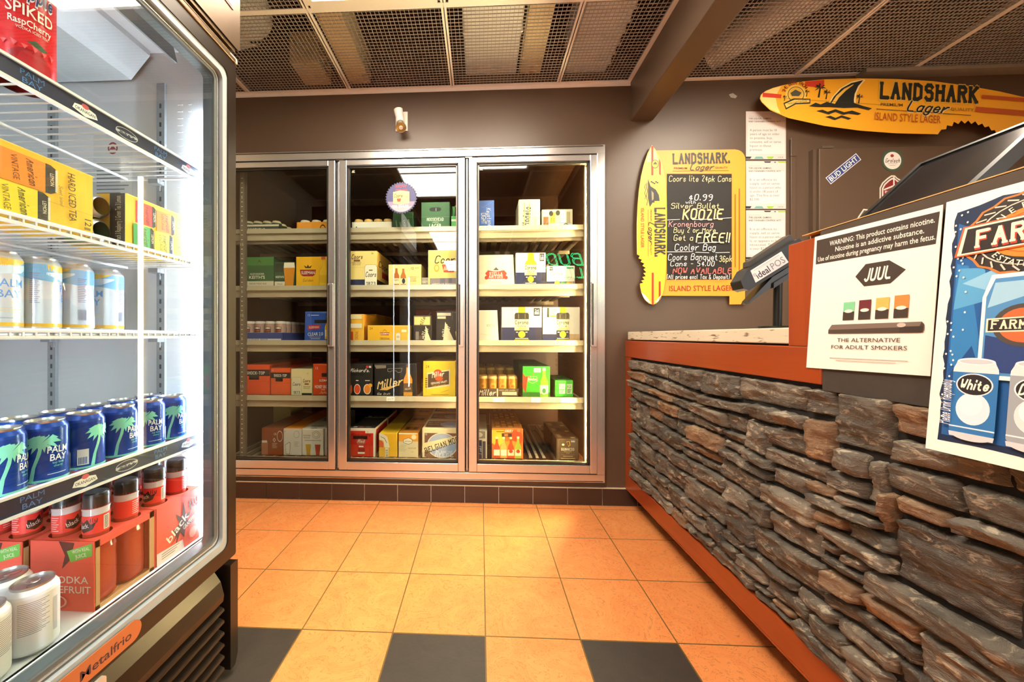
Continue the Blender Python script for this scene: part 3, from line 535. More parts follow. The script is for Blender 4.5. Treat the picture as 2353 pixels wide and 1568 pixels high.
carton('dark green six-bottle lager carrier with a hand hole on the top shelf', 967, 1034, 464, 0, '#3f6e48', [('e', .39, .79, .1, .055, '#16201a'), ('e', .6, .79, .1, .055, '#16201a'), ('r', .39, .735, .6, .845, '#16201a'), ('l', [(.52, .75), (.52, .82)], .003, '#c8cfc0'), ('l', [(0, .6), (1, .61)], .0014, '#2c5034'), ('l', [(.03, .97), (.97, .99)], .0012, '#5c8a64'), T('MOOSEHEAD', .5, .51, .075, '#eef0dd', f='b', th=.17, w=.58), T('CANADIAN', .5, .43, .03, '#dfe6cf', w=.22), T('LAGER', .5, .33, .11, '#eef0dd', b=.04, w=.42)], side='#33603c', depth=.13, taper=.01, name='bottle_carrier', cat='bottle carrier')
carrier('lime green bottle carrier with brown bottles at the right end of the top shelf', 1037, 1085, 466, 0, '#58b85c', [('r', 0, .75, 1, .85, '#dff0d0')], '#5a2c12')
h36 = [('r', 0, 0, .72, .2, NV)] + coors(.24, .84, .12, .42) + [('r', .12, .7, .36, .76, '#8d5a30'), T('HERITAGE', .22, .67, .04, '#4a3d20', w=.36), T('EDITION', .22, .62, .04, '#4a3d20', w=.3), T('36', .83, .93, .05, '#3a2f18'), ('l', [(0, .54), (.55, .54)], .0008, '#bca86a'), ('p', [(.54, 0), (1, 0), (1, .55), (.94, .61), (.6, .61), (.54, .55)], '#f4ecd2'), ('l', [(.54, 0), (.54, .55), (.6, .61), (.94, .61), (1, .55)], .0012, '#5c5230')] + coors(.77, .34, .13, .4) + [T('1873', .78, .08, .09, '#2f2614', f='b', th=.16, w=.36), ('r', .7, .44, .84, .47, '#6a5c36')]
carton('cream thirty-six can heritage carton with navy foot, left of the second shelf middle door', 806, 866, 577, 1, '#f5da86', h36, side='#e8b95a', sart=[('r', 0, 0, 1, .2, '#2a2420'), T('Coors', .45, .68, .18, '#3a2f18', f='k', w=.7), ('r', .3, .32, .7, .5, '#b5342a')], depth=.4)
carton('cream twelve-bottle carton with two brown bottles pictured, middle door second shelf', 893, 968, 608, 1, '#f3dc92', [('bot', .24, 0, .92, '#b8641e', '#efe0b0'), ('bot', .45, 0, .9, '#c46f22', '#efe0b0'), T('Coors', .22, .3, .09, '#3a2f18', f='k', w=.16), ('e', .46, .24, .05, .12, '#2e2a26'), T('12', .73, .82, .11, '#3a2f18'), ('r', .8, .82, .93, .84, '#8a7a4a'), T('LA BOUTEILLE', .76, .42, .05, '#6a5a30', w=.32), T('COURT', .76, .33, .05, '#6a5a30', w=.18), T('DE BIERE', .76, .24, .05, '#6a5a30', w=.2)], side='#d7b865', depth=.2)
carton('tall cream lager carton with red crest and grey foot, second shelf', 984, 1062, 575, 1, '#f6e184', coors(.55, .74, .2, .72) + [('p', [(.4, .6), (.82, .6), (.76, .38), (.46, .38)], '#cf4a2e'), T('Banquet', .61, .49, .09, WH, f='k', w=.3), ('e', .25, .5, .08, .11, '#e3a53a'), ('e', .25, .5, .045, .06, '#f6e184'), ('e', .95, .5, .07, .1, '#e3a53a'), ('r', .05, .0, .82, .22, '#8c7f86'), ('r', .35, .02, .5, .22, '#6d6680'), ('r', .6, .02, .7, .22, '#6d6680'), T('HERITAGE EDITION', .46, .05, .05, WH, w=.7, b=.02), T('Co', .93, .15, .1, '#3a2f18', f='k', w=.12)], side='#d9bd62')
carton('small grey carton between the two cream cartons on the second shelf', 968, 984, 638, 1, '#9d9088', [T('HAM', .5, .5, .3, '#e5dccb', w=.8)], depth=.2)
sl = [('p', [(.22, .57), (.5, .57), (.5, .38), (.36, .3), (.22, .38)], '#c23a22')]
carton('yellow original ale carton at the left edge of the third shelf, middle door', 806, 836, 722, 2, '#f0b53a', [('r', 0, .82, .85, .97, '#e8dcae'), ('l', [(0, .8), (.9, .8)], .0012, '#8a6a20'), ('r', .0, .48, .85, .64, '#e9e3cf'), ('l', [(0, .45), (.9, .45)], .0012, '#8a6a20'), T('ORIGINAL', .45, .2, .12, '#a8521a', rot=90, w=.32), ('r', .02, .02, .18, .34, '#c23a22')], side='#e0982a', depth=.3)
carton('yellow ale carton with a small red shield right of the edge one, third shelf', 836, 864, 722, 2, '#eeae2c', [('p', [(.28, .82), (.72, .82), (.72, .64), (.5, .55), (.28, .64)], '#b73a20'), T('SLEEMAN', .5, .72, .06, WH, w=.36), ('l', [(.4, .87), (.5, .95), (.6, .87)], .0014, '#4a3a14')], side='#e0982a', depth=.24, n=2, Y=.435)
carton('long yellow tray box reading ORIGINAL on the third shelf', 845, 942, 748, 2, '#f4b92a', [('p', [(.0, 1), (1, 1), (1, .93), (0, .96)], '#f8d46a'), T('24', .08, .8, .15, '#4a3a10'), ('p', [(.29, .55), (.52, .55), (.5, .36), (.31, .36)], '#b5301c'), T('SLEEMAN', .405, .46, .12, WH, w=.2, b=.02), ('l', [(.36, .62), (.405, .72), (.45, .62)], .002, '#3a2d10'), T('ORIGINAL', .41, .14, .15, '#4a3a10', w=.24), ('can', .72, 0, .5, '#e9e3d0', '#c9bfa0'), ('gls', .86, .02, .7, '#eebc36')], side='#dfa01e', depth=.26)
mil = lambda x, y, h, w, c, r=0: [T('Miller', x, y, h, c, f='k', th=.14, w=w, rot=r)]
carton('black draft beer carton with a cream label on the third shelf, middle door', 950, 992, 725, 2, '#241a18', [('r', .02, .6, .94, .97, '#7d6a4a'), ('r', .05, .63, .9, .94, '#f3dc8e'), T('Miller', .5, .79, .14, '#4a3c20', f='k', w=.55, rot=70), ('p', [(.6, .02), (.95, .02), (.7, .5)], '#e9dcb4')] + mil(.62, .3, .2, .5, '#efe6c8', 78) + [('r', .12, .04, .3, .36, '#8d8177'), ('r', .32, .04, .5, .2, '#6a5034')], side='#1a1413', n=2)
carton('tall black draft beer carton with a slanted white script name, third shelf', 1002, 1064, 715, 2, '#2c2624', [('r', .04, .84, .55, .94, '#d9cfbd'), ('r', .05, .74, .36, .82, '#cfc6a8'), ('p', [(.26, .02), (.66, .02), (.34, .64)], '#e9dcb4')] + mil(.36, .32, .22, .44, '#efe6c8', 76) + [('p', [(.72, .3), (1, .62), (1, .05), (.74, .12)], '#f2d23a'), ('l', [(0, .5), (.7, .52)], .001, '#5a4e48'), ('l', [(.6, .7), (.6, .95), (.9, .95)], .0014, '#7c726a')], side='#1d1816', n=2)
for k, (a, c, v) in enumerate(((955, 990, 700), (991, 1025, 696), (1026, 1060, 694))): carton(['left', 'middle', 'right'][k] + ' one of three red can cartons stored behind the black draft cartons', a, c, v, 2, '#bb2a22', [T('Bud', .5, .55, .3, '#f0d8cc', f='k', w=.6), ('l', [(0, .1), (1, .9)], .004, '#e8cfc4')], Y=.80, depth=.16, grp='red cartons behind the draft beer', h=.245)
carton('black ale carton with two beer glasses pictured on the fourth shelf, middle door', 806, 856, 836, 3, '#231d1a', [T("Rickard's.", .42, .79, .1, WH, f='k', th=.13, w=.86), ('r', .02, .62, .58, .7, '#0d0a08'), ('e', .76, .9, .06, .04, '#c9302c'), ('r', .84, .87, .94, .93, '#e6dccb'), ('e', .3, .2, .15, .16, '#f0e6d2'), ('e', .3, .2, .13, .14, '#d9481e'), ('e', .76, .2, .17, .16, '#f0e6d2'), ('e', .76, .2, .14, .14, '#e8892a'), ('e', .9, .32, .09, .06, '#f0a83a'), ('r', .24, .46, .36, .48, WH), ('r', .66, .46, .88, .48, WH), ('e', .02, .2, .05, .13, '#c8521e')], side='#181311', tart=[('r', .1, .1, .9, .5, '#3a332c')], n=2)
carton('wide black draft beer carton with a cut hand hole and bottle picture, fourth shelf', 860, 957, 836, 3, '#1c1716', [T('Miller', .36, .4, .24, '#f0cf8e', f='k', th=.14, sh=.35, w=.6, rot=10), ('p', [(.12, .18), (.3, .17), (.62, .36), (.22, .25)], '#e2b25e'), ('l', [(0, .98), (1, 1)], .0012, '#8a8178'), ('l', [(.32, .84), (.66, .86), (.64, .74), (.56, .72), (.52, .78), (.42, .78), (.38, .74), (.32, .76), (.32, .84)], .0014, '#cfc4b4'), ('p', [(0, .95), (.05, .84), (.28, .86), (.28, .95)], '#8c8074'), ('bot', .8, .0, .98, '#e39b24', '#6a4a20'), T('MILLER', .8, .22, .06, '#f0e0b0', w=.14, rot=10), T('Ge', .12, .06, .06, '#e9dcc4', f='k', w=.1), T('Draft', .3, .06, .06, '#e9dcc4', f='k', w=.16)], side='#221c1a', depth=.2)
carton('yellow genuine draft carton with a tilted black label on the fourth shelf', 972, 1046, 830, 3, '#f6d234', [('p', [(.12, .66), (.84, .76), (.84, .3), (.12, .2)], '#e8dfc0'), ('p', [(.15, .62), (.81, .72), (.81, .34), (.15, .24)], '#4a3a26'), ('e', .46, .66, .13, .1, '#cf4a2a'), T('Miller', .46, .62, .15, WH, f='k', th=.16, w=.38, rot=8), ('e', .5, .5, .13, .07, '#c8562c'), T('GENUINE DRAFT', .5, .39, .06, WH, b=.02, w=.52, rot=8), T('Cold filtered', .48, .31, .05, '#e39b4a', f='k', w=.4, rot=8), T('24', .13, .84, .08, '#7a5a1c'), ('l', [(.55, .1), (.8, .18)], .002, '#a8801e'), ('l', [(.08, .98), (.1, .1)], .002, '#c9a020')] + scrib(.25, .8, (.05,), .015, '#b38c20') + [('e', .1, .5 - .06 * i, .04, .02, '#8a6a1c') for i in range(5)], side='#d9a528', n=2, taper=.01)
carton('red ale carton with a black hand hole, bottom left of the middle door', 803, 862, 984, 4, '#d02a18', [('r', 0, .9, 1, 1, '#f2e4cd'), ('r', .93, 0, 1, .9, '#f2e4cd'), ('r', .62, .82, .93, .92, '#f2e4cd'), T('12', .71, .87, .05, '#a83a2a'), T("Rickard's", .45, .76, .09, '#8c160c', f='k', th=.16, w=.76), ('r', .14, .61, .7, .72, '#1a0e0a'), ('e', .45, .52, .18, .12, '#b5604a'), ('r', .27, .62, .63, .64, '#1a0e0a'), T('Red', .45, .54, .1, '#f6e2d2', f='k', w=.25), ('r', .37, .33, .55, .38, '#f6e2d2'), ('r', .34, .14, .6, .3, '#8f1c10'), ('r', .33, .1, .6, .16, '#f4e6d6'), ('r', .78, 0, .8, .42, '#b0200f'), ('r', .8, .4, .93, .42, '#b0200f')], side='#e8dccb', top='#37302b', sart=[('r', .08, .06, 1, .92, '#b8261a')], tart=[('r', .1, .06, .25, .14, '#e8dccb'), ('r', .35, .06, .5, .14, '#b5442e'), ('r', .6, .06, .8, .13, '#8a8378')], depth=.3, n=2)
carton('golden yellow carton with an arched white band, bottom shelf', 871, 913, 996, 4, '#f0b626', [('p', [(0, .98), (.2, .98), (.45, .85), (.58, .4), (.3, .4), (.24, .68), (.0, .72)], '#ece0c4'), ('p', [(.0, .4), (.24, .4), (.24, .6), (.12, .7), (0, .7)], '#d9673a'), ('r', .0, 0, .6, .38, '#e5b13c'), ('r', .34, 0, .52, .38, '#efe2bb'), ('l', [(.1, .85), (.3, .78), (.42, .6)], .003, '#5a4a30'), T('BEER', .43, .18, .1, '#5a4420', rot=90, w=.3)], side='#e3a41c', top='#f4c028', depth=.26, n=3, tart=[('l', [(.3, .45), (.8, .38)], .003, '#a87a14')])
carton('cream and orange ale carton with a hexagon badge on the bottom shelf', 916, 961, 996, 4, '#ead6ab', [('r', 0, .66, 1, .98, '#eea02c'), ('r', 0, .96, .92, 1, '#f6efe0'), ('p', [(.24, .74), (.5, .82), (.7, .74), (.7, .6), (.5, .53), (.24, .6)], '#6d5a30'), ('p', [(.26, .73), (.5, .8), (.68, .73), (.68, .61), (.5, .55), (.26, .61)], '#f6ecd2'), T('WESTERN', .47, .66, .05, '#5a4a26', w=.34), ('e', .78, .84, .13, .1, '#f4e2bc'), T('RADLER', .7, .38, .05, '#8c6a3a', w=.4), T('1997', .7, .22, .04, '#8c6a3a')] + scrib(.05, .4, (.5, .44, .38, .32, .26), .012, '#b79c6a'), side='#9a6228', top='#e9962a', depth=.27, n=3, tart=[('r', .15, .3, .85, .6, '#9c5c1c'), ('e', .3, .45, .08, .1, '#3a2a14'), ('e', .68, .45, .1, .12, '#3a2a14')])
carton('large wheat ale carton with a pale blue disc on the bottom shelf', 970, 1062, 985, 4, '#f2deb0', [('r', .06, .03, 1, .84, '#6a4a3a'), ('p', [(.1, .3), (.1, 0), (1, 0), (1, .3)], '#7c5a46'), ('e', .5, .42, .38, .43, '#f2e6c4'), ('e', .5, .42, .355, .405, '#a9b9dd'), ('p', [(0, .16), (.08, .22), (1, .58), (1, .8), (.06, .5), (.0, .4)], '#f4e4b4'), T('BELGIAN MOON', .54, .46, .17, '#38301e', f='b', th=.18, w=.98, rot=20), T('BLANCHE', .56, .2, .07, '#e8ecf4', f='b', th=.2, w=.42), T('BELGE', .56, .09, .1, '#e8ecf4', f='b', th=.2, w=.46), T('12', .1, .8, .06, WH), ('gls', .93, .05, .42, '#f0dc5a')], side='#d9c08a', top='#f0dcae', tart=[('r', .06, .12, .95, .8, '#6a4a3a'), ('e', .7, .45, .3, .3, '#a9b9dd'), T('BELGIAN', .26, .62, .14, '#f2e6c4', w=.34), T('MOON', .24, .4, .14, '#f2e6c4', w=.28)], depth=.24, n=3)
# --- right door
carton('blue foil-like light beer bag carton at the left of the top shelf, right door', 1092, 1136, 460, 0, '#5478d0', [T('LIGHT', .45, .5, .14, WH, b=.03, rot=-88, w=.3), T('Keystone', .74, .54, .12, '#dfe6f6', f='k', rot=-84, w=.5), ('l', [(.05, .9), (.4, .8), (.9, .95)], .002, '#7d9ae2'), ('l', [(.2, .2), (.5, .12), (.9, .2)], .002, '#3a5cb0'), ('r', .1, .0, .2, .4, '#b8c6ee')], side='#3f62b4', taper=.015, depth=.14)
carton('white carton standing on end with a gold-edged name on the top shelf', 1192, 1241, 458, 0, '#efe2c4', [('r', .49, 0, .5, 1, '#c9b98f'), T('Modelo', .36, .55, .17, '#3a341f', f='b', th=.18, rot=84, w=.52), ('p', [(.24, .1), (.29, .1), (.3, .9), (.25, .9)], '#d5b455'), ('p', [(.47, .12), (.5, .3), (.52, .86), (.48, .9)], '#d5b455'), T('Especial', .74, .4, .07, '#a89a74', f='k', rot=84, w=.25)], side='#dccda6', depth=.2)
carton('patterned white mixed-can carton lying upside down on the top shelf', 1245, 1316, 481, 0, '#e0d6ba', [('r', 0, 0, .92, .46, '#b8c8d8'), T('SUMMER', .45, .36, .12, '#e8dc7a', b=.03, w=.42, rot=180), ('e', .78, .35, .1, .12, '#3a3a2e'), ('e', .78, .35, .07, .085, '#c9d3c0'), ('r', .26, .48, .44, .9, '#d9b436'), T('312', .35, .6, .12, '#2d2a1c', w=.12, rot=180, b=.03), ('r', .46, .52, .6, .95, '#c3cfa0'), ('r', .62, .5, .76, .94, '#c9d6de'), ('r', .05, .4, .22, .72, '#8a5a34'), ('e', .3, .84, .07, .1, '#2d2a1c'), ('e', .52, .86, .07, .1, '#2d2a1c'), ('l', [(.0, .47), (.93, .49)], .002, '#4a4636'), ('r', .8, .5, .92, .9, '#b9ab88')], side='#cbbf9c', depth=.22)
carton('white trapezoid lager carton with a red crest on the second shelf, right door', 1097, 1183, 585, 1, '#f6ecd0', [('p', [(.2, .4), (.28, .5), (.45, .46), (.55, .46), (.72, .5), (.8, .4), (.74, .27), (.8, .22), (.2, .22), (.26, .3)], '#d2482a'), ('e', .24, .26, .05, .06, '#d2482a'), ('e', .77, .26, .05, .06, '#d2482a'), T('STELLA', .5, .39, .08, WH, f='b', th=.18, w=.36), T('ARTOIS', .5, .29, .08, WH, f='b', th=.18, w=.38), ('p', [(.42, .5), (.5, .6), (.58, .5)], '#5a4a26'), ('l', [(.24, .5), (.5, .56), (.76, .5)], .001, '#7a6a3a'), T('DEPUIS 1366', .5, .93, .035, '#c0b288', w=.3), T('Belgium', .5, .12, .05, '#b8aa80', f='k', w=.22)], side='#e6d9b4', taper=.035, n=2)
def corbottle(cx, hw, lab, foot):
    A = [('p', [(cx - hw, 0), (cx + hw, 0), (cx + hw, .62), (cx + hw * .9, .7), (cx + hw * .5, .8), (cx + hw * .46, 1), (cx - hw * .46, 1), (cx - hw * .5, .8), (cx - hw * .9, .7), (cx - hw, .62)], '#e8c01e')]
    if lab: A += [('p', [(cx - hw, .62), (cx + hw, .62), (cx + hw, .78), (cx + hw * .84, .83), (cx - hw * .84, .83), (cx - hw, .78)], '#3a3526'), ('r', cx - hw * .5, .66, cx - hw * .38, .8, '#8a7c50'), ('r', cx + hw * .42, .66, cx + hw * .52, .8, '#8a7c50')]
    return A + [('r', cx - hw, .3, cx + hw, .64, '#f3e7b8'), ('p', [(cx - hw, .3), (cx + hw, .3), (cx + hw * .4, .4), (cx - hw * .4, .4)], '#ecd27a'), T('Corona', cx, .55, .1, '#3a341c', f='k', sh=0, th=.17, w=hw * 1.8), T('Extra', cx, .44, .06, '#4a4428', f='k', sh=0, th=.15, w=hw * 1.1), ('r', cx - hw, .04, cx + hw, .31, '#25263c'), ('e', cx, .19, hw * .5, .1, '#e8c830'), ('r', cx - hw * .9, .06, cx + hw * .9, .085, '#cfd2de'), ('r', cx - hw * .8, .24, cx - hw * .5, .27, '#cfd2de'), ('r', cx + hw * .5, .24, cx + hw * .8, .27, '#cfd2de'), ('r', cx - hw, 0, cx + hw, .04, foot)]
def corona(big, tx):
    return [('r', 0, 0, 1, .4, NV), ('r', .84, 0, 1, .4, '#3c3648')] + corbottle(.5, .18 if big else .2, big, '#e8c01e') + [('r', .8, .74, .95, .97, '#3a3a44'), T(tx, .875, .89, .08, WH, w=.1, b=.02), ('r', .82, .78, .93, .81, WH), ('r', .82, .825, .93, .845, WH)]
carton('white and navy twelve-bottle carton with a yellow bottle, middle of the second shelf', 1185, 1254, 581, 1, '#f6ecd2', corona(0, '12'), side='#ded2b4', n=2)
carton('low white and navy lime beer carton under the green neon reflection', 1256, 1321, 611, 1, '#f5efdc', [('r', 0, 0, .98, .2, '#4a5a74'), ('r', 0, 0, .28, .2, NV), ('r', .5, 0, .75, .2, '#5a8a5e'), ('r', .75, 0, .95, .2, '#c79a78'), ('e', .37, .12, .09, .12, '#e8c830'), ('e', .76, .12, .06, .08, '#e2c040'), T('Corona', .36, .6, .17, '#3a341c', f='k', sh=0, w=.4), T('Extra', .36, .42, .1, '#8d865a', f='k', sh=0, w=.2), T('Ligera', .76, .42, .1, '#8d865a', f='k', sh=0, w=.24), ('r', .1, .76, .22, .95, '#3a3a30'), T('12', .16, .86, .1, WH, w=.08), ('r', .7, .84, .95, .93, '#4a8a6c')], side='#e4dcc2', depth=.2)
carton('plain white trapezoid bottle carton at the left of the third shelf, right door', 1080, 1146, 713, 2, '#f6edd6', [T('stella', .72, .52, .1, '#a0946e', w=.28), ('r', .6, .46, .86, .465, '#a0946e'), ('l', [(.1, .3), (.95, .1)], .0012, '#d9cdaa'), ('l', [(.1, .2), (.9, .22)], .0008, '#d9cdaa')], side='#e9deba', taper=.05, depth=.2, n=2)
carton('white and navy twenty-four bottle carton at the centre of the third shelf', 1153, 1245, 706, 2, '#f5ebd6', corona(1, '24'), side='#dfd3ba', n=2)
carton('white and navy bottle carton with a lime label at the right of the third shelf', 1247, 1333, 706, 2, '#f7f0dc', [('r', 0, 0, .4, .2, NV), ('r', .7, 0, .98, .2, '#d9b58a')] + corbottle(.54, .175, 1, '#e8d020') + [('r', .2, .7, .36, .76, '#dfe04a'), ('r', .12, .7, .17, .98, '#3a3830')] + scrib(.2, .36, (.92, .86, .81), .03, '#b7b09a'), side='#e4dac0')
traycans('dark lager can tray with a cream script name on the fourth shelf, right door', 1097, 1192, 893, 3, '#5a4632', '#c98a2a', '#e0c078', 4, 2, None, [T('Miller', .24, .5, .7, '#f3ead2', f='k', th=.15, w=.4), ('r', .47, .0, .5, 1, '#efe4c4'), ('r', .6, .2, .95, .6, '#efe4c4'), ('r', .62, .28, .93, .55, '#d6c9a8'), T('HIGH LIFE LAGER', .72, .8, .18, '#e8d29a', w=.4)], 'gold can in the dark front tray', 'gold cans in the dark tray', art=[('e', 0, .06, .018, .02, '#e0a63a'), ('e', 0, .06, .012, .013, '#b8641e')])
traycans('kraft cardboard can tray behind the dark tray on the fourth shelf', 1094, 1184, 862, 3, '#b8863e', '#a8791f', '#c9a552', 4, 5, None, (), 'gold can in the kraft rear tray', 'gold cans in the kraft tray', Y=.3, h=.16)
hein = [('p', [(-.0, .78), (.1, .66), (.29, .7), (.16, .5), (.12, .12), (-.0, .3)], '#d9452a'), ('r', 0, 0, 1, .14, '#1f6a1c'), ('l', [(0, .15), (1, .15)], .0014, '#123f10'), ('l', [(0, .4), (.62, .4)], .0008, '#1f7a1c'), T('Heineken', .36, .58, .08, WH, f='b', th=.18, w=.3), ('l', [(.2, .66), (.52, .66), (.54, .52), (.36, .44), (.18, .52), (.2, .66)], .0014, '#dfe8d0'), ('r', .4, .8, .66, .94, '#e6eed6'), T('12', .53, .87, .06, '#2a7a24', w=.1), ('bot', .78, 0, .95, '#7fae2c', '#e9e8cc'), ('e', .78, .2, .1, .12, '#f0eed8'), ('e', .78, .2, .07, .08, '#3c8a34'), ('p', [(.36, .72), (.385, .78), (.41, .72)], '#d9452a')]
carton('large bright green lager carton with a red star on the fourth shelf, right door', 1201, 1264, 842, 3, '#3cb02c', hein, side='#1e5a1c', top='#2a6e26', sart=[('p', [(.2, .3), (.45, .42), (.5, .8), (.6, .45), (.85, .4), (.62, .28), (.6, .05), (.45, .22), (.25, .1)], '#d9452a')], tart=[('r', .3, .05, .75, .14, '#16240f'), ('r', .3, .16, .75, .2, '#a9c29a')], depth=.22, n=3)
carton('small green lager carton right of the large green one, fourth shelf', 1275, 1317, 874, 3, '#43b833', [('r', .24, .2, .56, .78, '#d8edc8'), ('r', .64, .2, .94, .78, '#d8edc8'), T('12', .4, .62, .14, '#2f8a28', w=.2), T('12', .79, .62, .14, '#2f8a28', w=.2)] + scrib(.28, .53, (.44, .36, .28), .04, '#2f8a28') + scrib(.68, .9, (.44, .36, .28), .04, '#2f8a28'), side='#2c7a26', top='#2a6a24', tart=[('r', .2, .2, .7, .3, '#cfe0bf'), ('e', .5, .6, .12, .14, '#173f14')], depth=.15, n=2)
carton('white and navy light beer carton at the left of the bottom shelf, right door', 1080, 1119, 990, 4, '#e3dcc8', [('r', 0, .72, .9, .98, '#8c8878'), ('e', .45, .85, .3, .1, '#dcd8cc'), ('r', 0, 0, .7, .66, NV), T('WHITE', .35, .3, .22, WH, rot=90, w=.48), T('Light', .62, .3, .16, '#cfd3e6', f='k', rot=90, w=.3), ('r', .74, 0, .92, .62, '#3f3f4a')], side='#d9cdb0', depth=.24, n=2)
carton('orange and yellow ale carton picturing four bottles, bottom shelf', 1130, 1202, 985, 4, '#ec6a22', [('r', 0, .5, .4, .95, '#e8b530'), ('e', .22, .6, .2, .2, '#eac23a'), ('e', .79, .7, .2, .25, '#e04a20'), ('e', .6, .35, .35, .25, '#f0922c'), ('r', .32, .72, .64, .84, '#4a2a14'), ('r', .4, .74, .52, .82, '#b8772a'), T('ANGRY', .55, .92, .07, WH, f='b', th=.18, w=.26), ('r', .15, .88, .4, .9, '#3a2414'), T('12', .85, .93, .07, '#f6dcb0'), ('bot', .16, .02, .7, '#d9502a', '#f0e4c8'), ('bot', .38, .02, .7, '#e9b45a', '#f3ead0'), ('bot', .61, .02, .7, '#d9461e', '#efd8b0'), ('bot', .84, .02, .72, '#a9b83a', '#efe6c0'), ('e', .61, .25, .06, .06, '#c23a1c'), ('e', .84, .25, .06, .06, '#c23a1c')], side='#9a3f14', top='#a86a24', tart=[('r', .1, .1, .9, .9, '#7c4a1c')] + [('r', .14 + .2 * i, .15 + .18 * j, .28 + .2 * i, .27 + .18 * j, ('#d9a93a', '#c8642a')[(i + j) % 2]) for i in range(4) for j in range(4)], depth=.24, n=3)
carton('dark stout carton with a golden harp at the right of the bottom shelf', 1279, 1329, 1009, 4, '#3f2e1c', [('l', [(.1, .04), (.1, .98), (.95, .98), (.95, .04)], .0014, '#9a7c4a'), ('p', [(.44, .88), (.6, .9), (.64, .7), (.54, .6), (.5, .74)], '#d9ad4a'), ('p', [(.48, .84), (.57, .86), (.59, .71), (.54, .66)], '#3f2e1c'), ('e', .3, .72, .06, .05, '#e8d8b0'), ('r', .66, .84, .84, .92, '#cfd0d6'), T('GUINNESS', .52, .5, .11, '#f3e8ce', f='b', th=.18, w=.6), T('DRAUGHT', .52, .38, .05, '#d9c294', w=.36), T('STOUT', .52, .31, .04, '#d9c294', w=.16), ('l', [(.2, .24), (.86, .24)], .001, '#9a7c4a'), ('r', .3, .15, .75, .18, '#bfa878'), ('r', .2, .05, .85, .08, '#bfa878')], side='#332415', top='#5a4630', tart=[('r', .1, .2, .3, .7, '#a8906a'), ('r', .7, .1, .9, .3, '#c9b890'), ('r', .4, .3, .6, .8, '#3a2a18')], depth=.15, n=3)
# empty roller lane
b = MB(); p0, p1 = W(1207, 1050, .12), W(1268, 1050, .12); z = LS[4] - .0335
for x in (p0.x + .035, p0.x + .075, p0.x + .115):
    b.box(x - .011, x - .009, .13, .84, z, z + .012, K('#5a4a3a', .4, .4)); b.box(x + .009, x + .011, .13, .84, z, z + .012, K('#5a4a3a', .4, .4))
    for k in range(34): b.cyl((x - .009, .13 + k * .021, z + .006), (x + .009, .13 + k * .021, z + .006), .005, K('#9c8a72', .4, .2), n=6)
b.box(p0.x, p0.x + .15, .12, .84, z - .002, z, K('#2a1a12', .3)); tag(b.build('roller_track'), 'empty dark roller track between the mixed ale and stout cartons', 'roller track')
# round badge on the middle door
b = MB(); p = W(922, 455, -.0172); R = .095; n = 36; Q = [(p.x + (R if i % 2 else R * .91) * math.cos(PI * i / n), p.z + (R if i % 2 else R * .91) * math.sin(PI * i / n)) for i in range(2 * n)]
b.prism(Q, lambda x, y, d: Vector((x, -.0166 - d, y)), 0, .0015, K('#3a3a66', .4, 0, 0)); cv = Cv(b, lambda x, y, o: Vector((p.x + x * R, -.0181 - o, p.z + y * R)), R, R)
cv.draw([('e', 0, 0, .88, .88, '#4a4a78'), ('p', [(.88 * math.cos(math.radians(a)), .88 * math.sin(math.radians(a))) for a in range(195, 346, 6)], '#8d8299'), ('p', [(.8 * math.cos(math.radians(a)), .8 * math.sin(math.radians(a)) - .05) for a in range(215, 326, 6)], '#b5a3ab'), T('NOW', 0, .72, .17, '#e8402c', b=.04, w=.68), T('AVAILABLE', 0, .5, .1, '#e8402c', b=.02, w=.74), ('p', [(-.5, .36), (-.05, .46), (.5, .38), (.5, -.34), (0, -.42), (-.5, -.34)], '#f3e08a'), T('Coors', -.18, .14, .2, '#4a3c1a', f='k', th=.18, w=.5), ('p', [(-.28, -.04), (0, -.04), (-.05, -.24), (-.24, -.24)], '#8d4a30'), T('36', .36, .06, .1, '#6a5c2c'), ('r', -.58, -.52, -.25, -.46, WH), ('r', -.5, -.6, -.25, -.56, WH), T('$54.00', .14, -.5, .17, WH, b=.02, w=.62)])
tag(b.build('price_badge'), 'round purple saw-edged NOW AVAILABLE price badge stuck on the middle door glass', 'sticker')
# ------------------------------------------------------------------ glass-door fridge on the left
BRZ = K('#2a2018', .28, .55, .08, 30, name='bronze_black_steel'); BRZ2 = K('#5a4632', .3, .7, .06, 30, name='bronze_trim'); FWH = K('#e9edf2', .35, 0, .02, 5, name='fridge_white_liner'); WIRE = K('#eef0f2', .35, 0, 0, name='white_coated_wire'); GRAY = K('#b4bcc0', .5)
XD, YF, YN = -.736, -1.119, -1.943  # fridge coordinates below were scaled up slightly about the camera to fit real-size cans
fr = thing('glass_door_fridge', 'tall bronze-black glass-door drinks fridge full of cans at the left edge', 'fridge', (XD, (YF + YN) / 2, 0))
FRM = Matrix.Translation(-Vector((XD, (YF + YN) / 2, 0)))
def fb(b, name, parent=None, bevel=0., **k):
    b.v = [tuple(FRM @ Vector(p)) for p in b.v]; return b.build(name, parent or fr, bevel, **k)
def yz(x0): return lambda y, z, d: Vector((x0 + d, y, z))
def rrect(y0, y1, z0, z1, r, n=6):
    P = []
    for cy, cz, a0 in ((y1 - r, z0 + r, -90), (y1 - r, z1 - r, 0), (y0 + r, z1 - r, 90), (y0 + r, z0 + r, 180)):
        for i in range(n + 1): a = math.radians(a0 + 90 * i / n); P.append((cy + r * math.cos(a), cz + r * math.sin(a)))
    return P
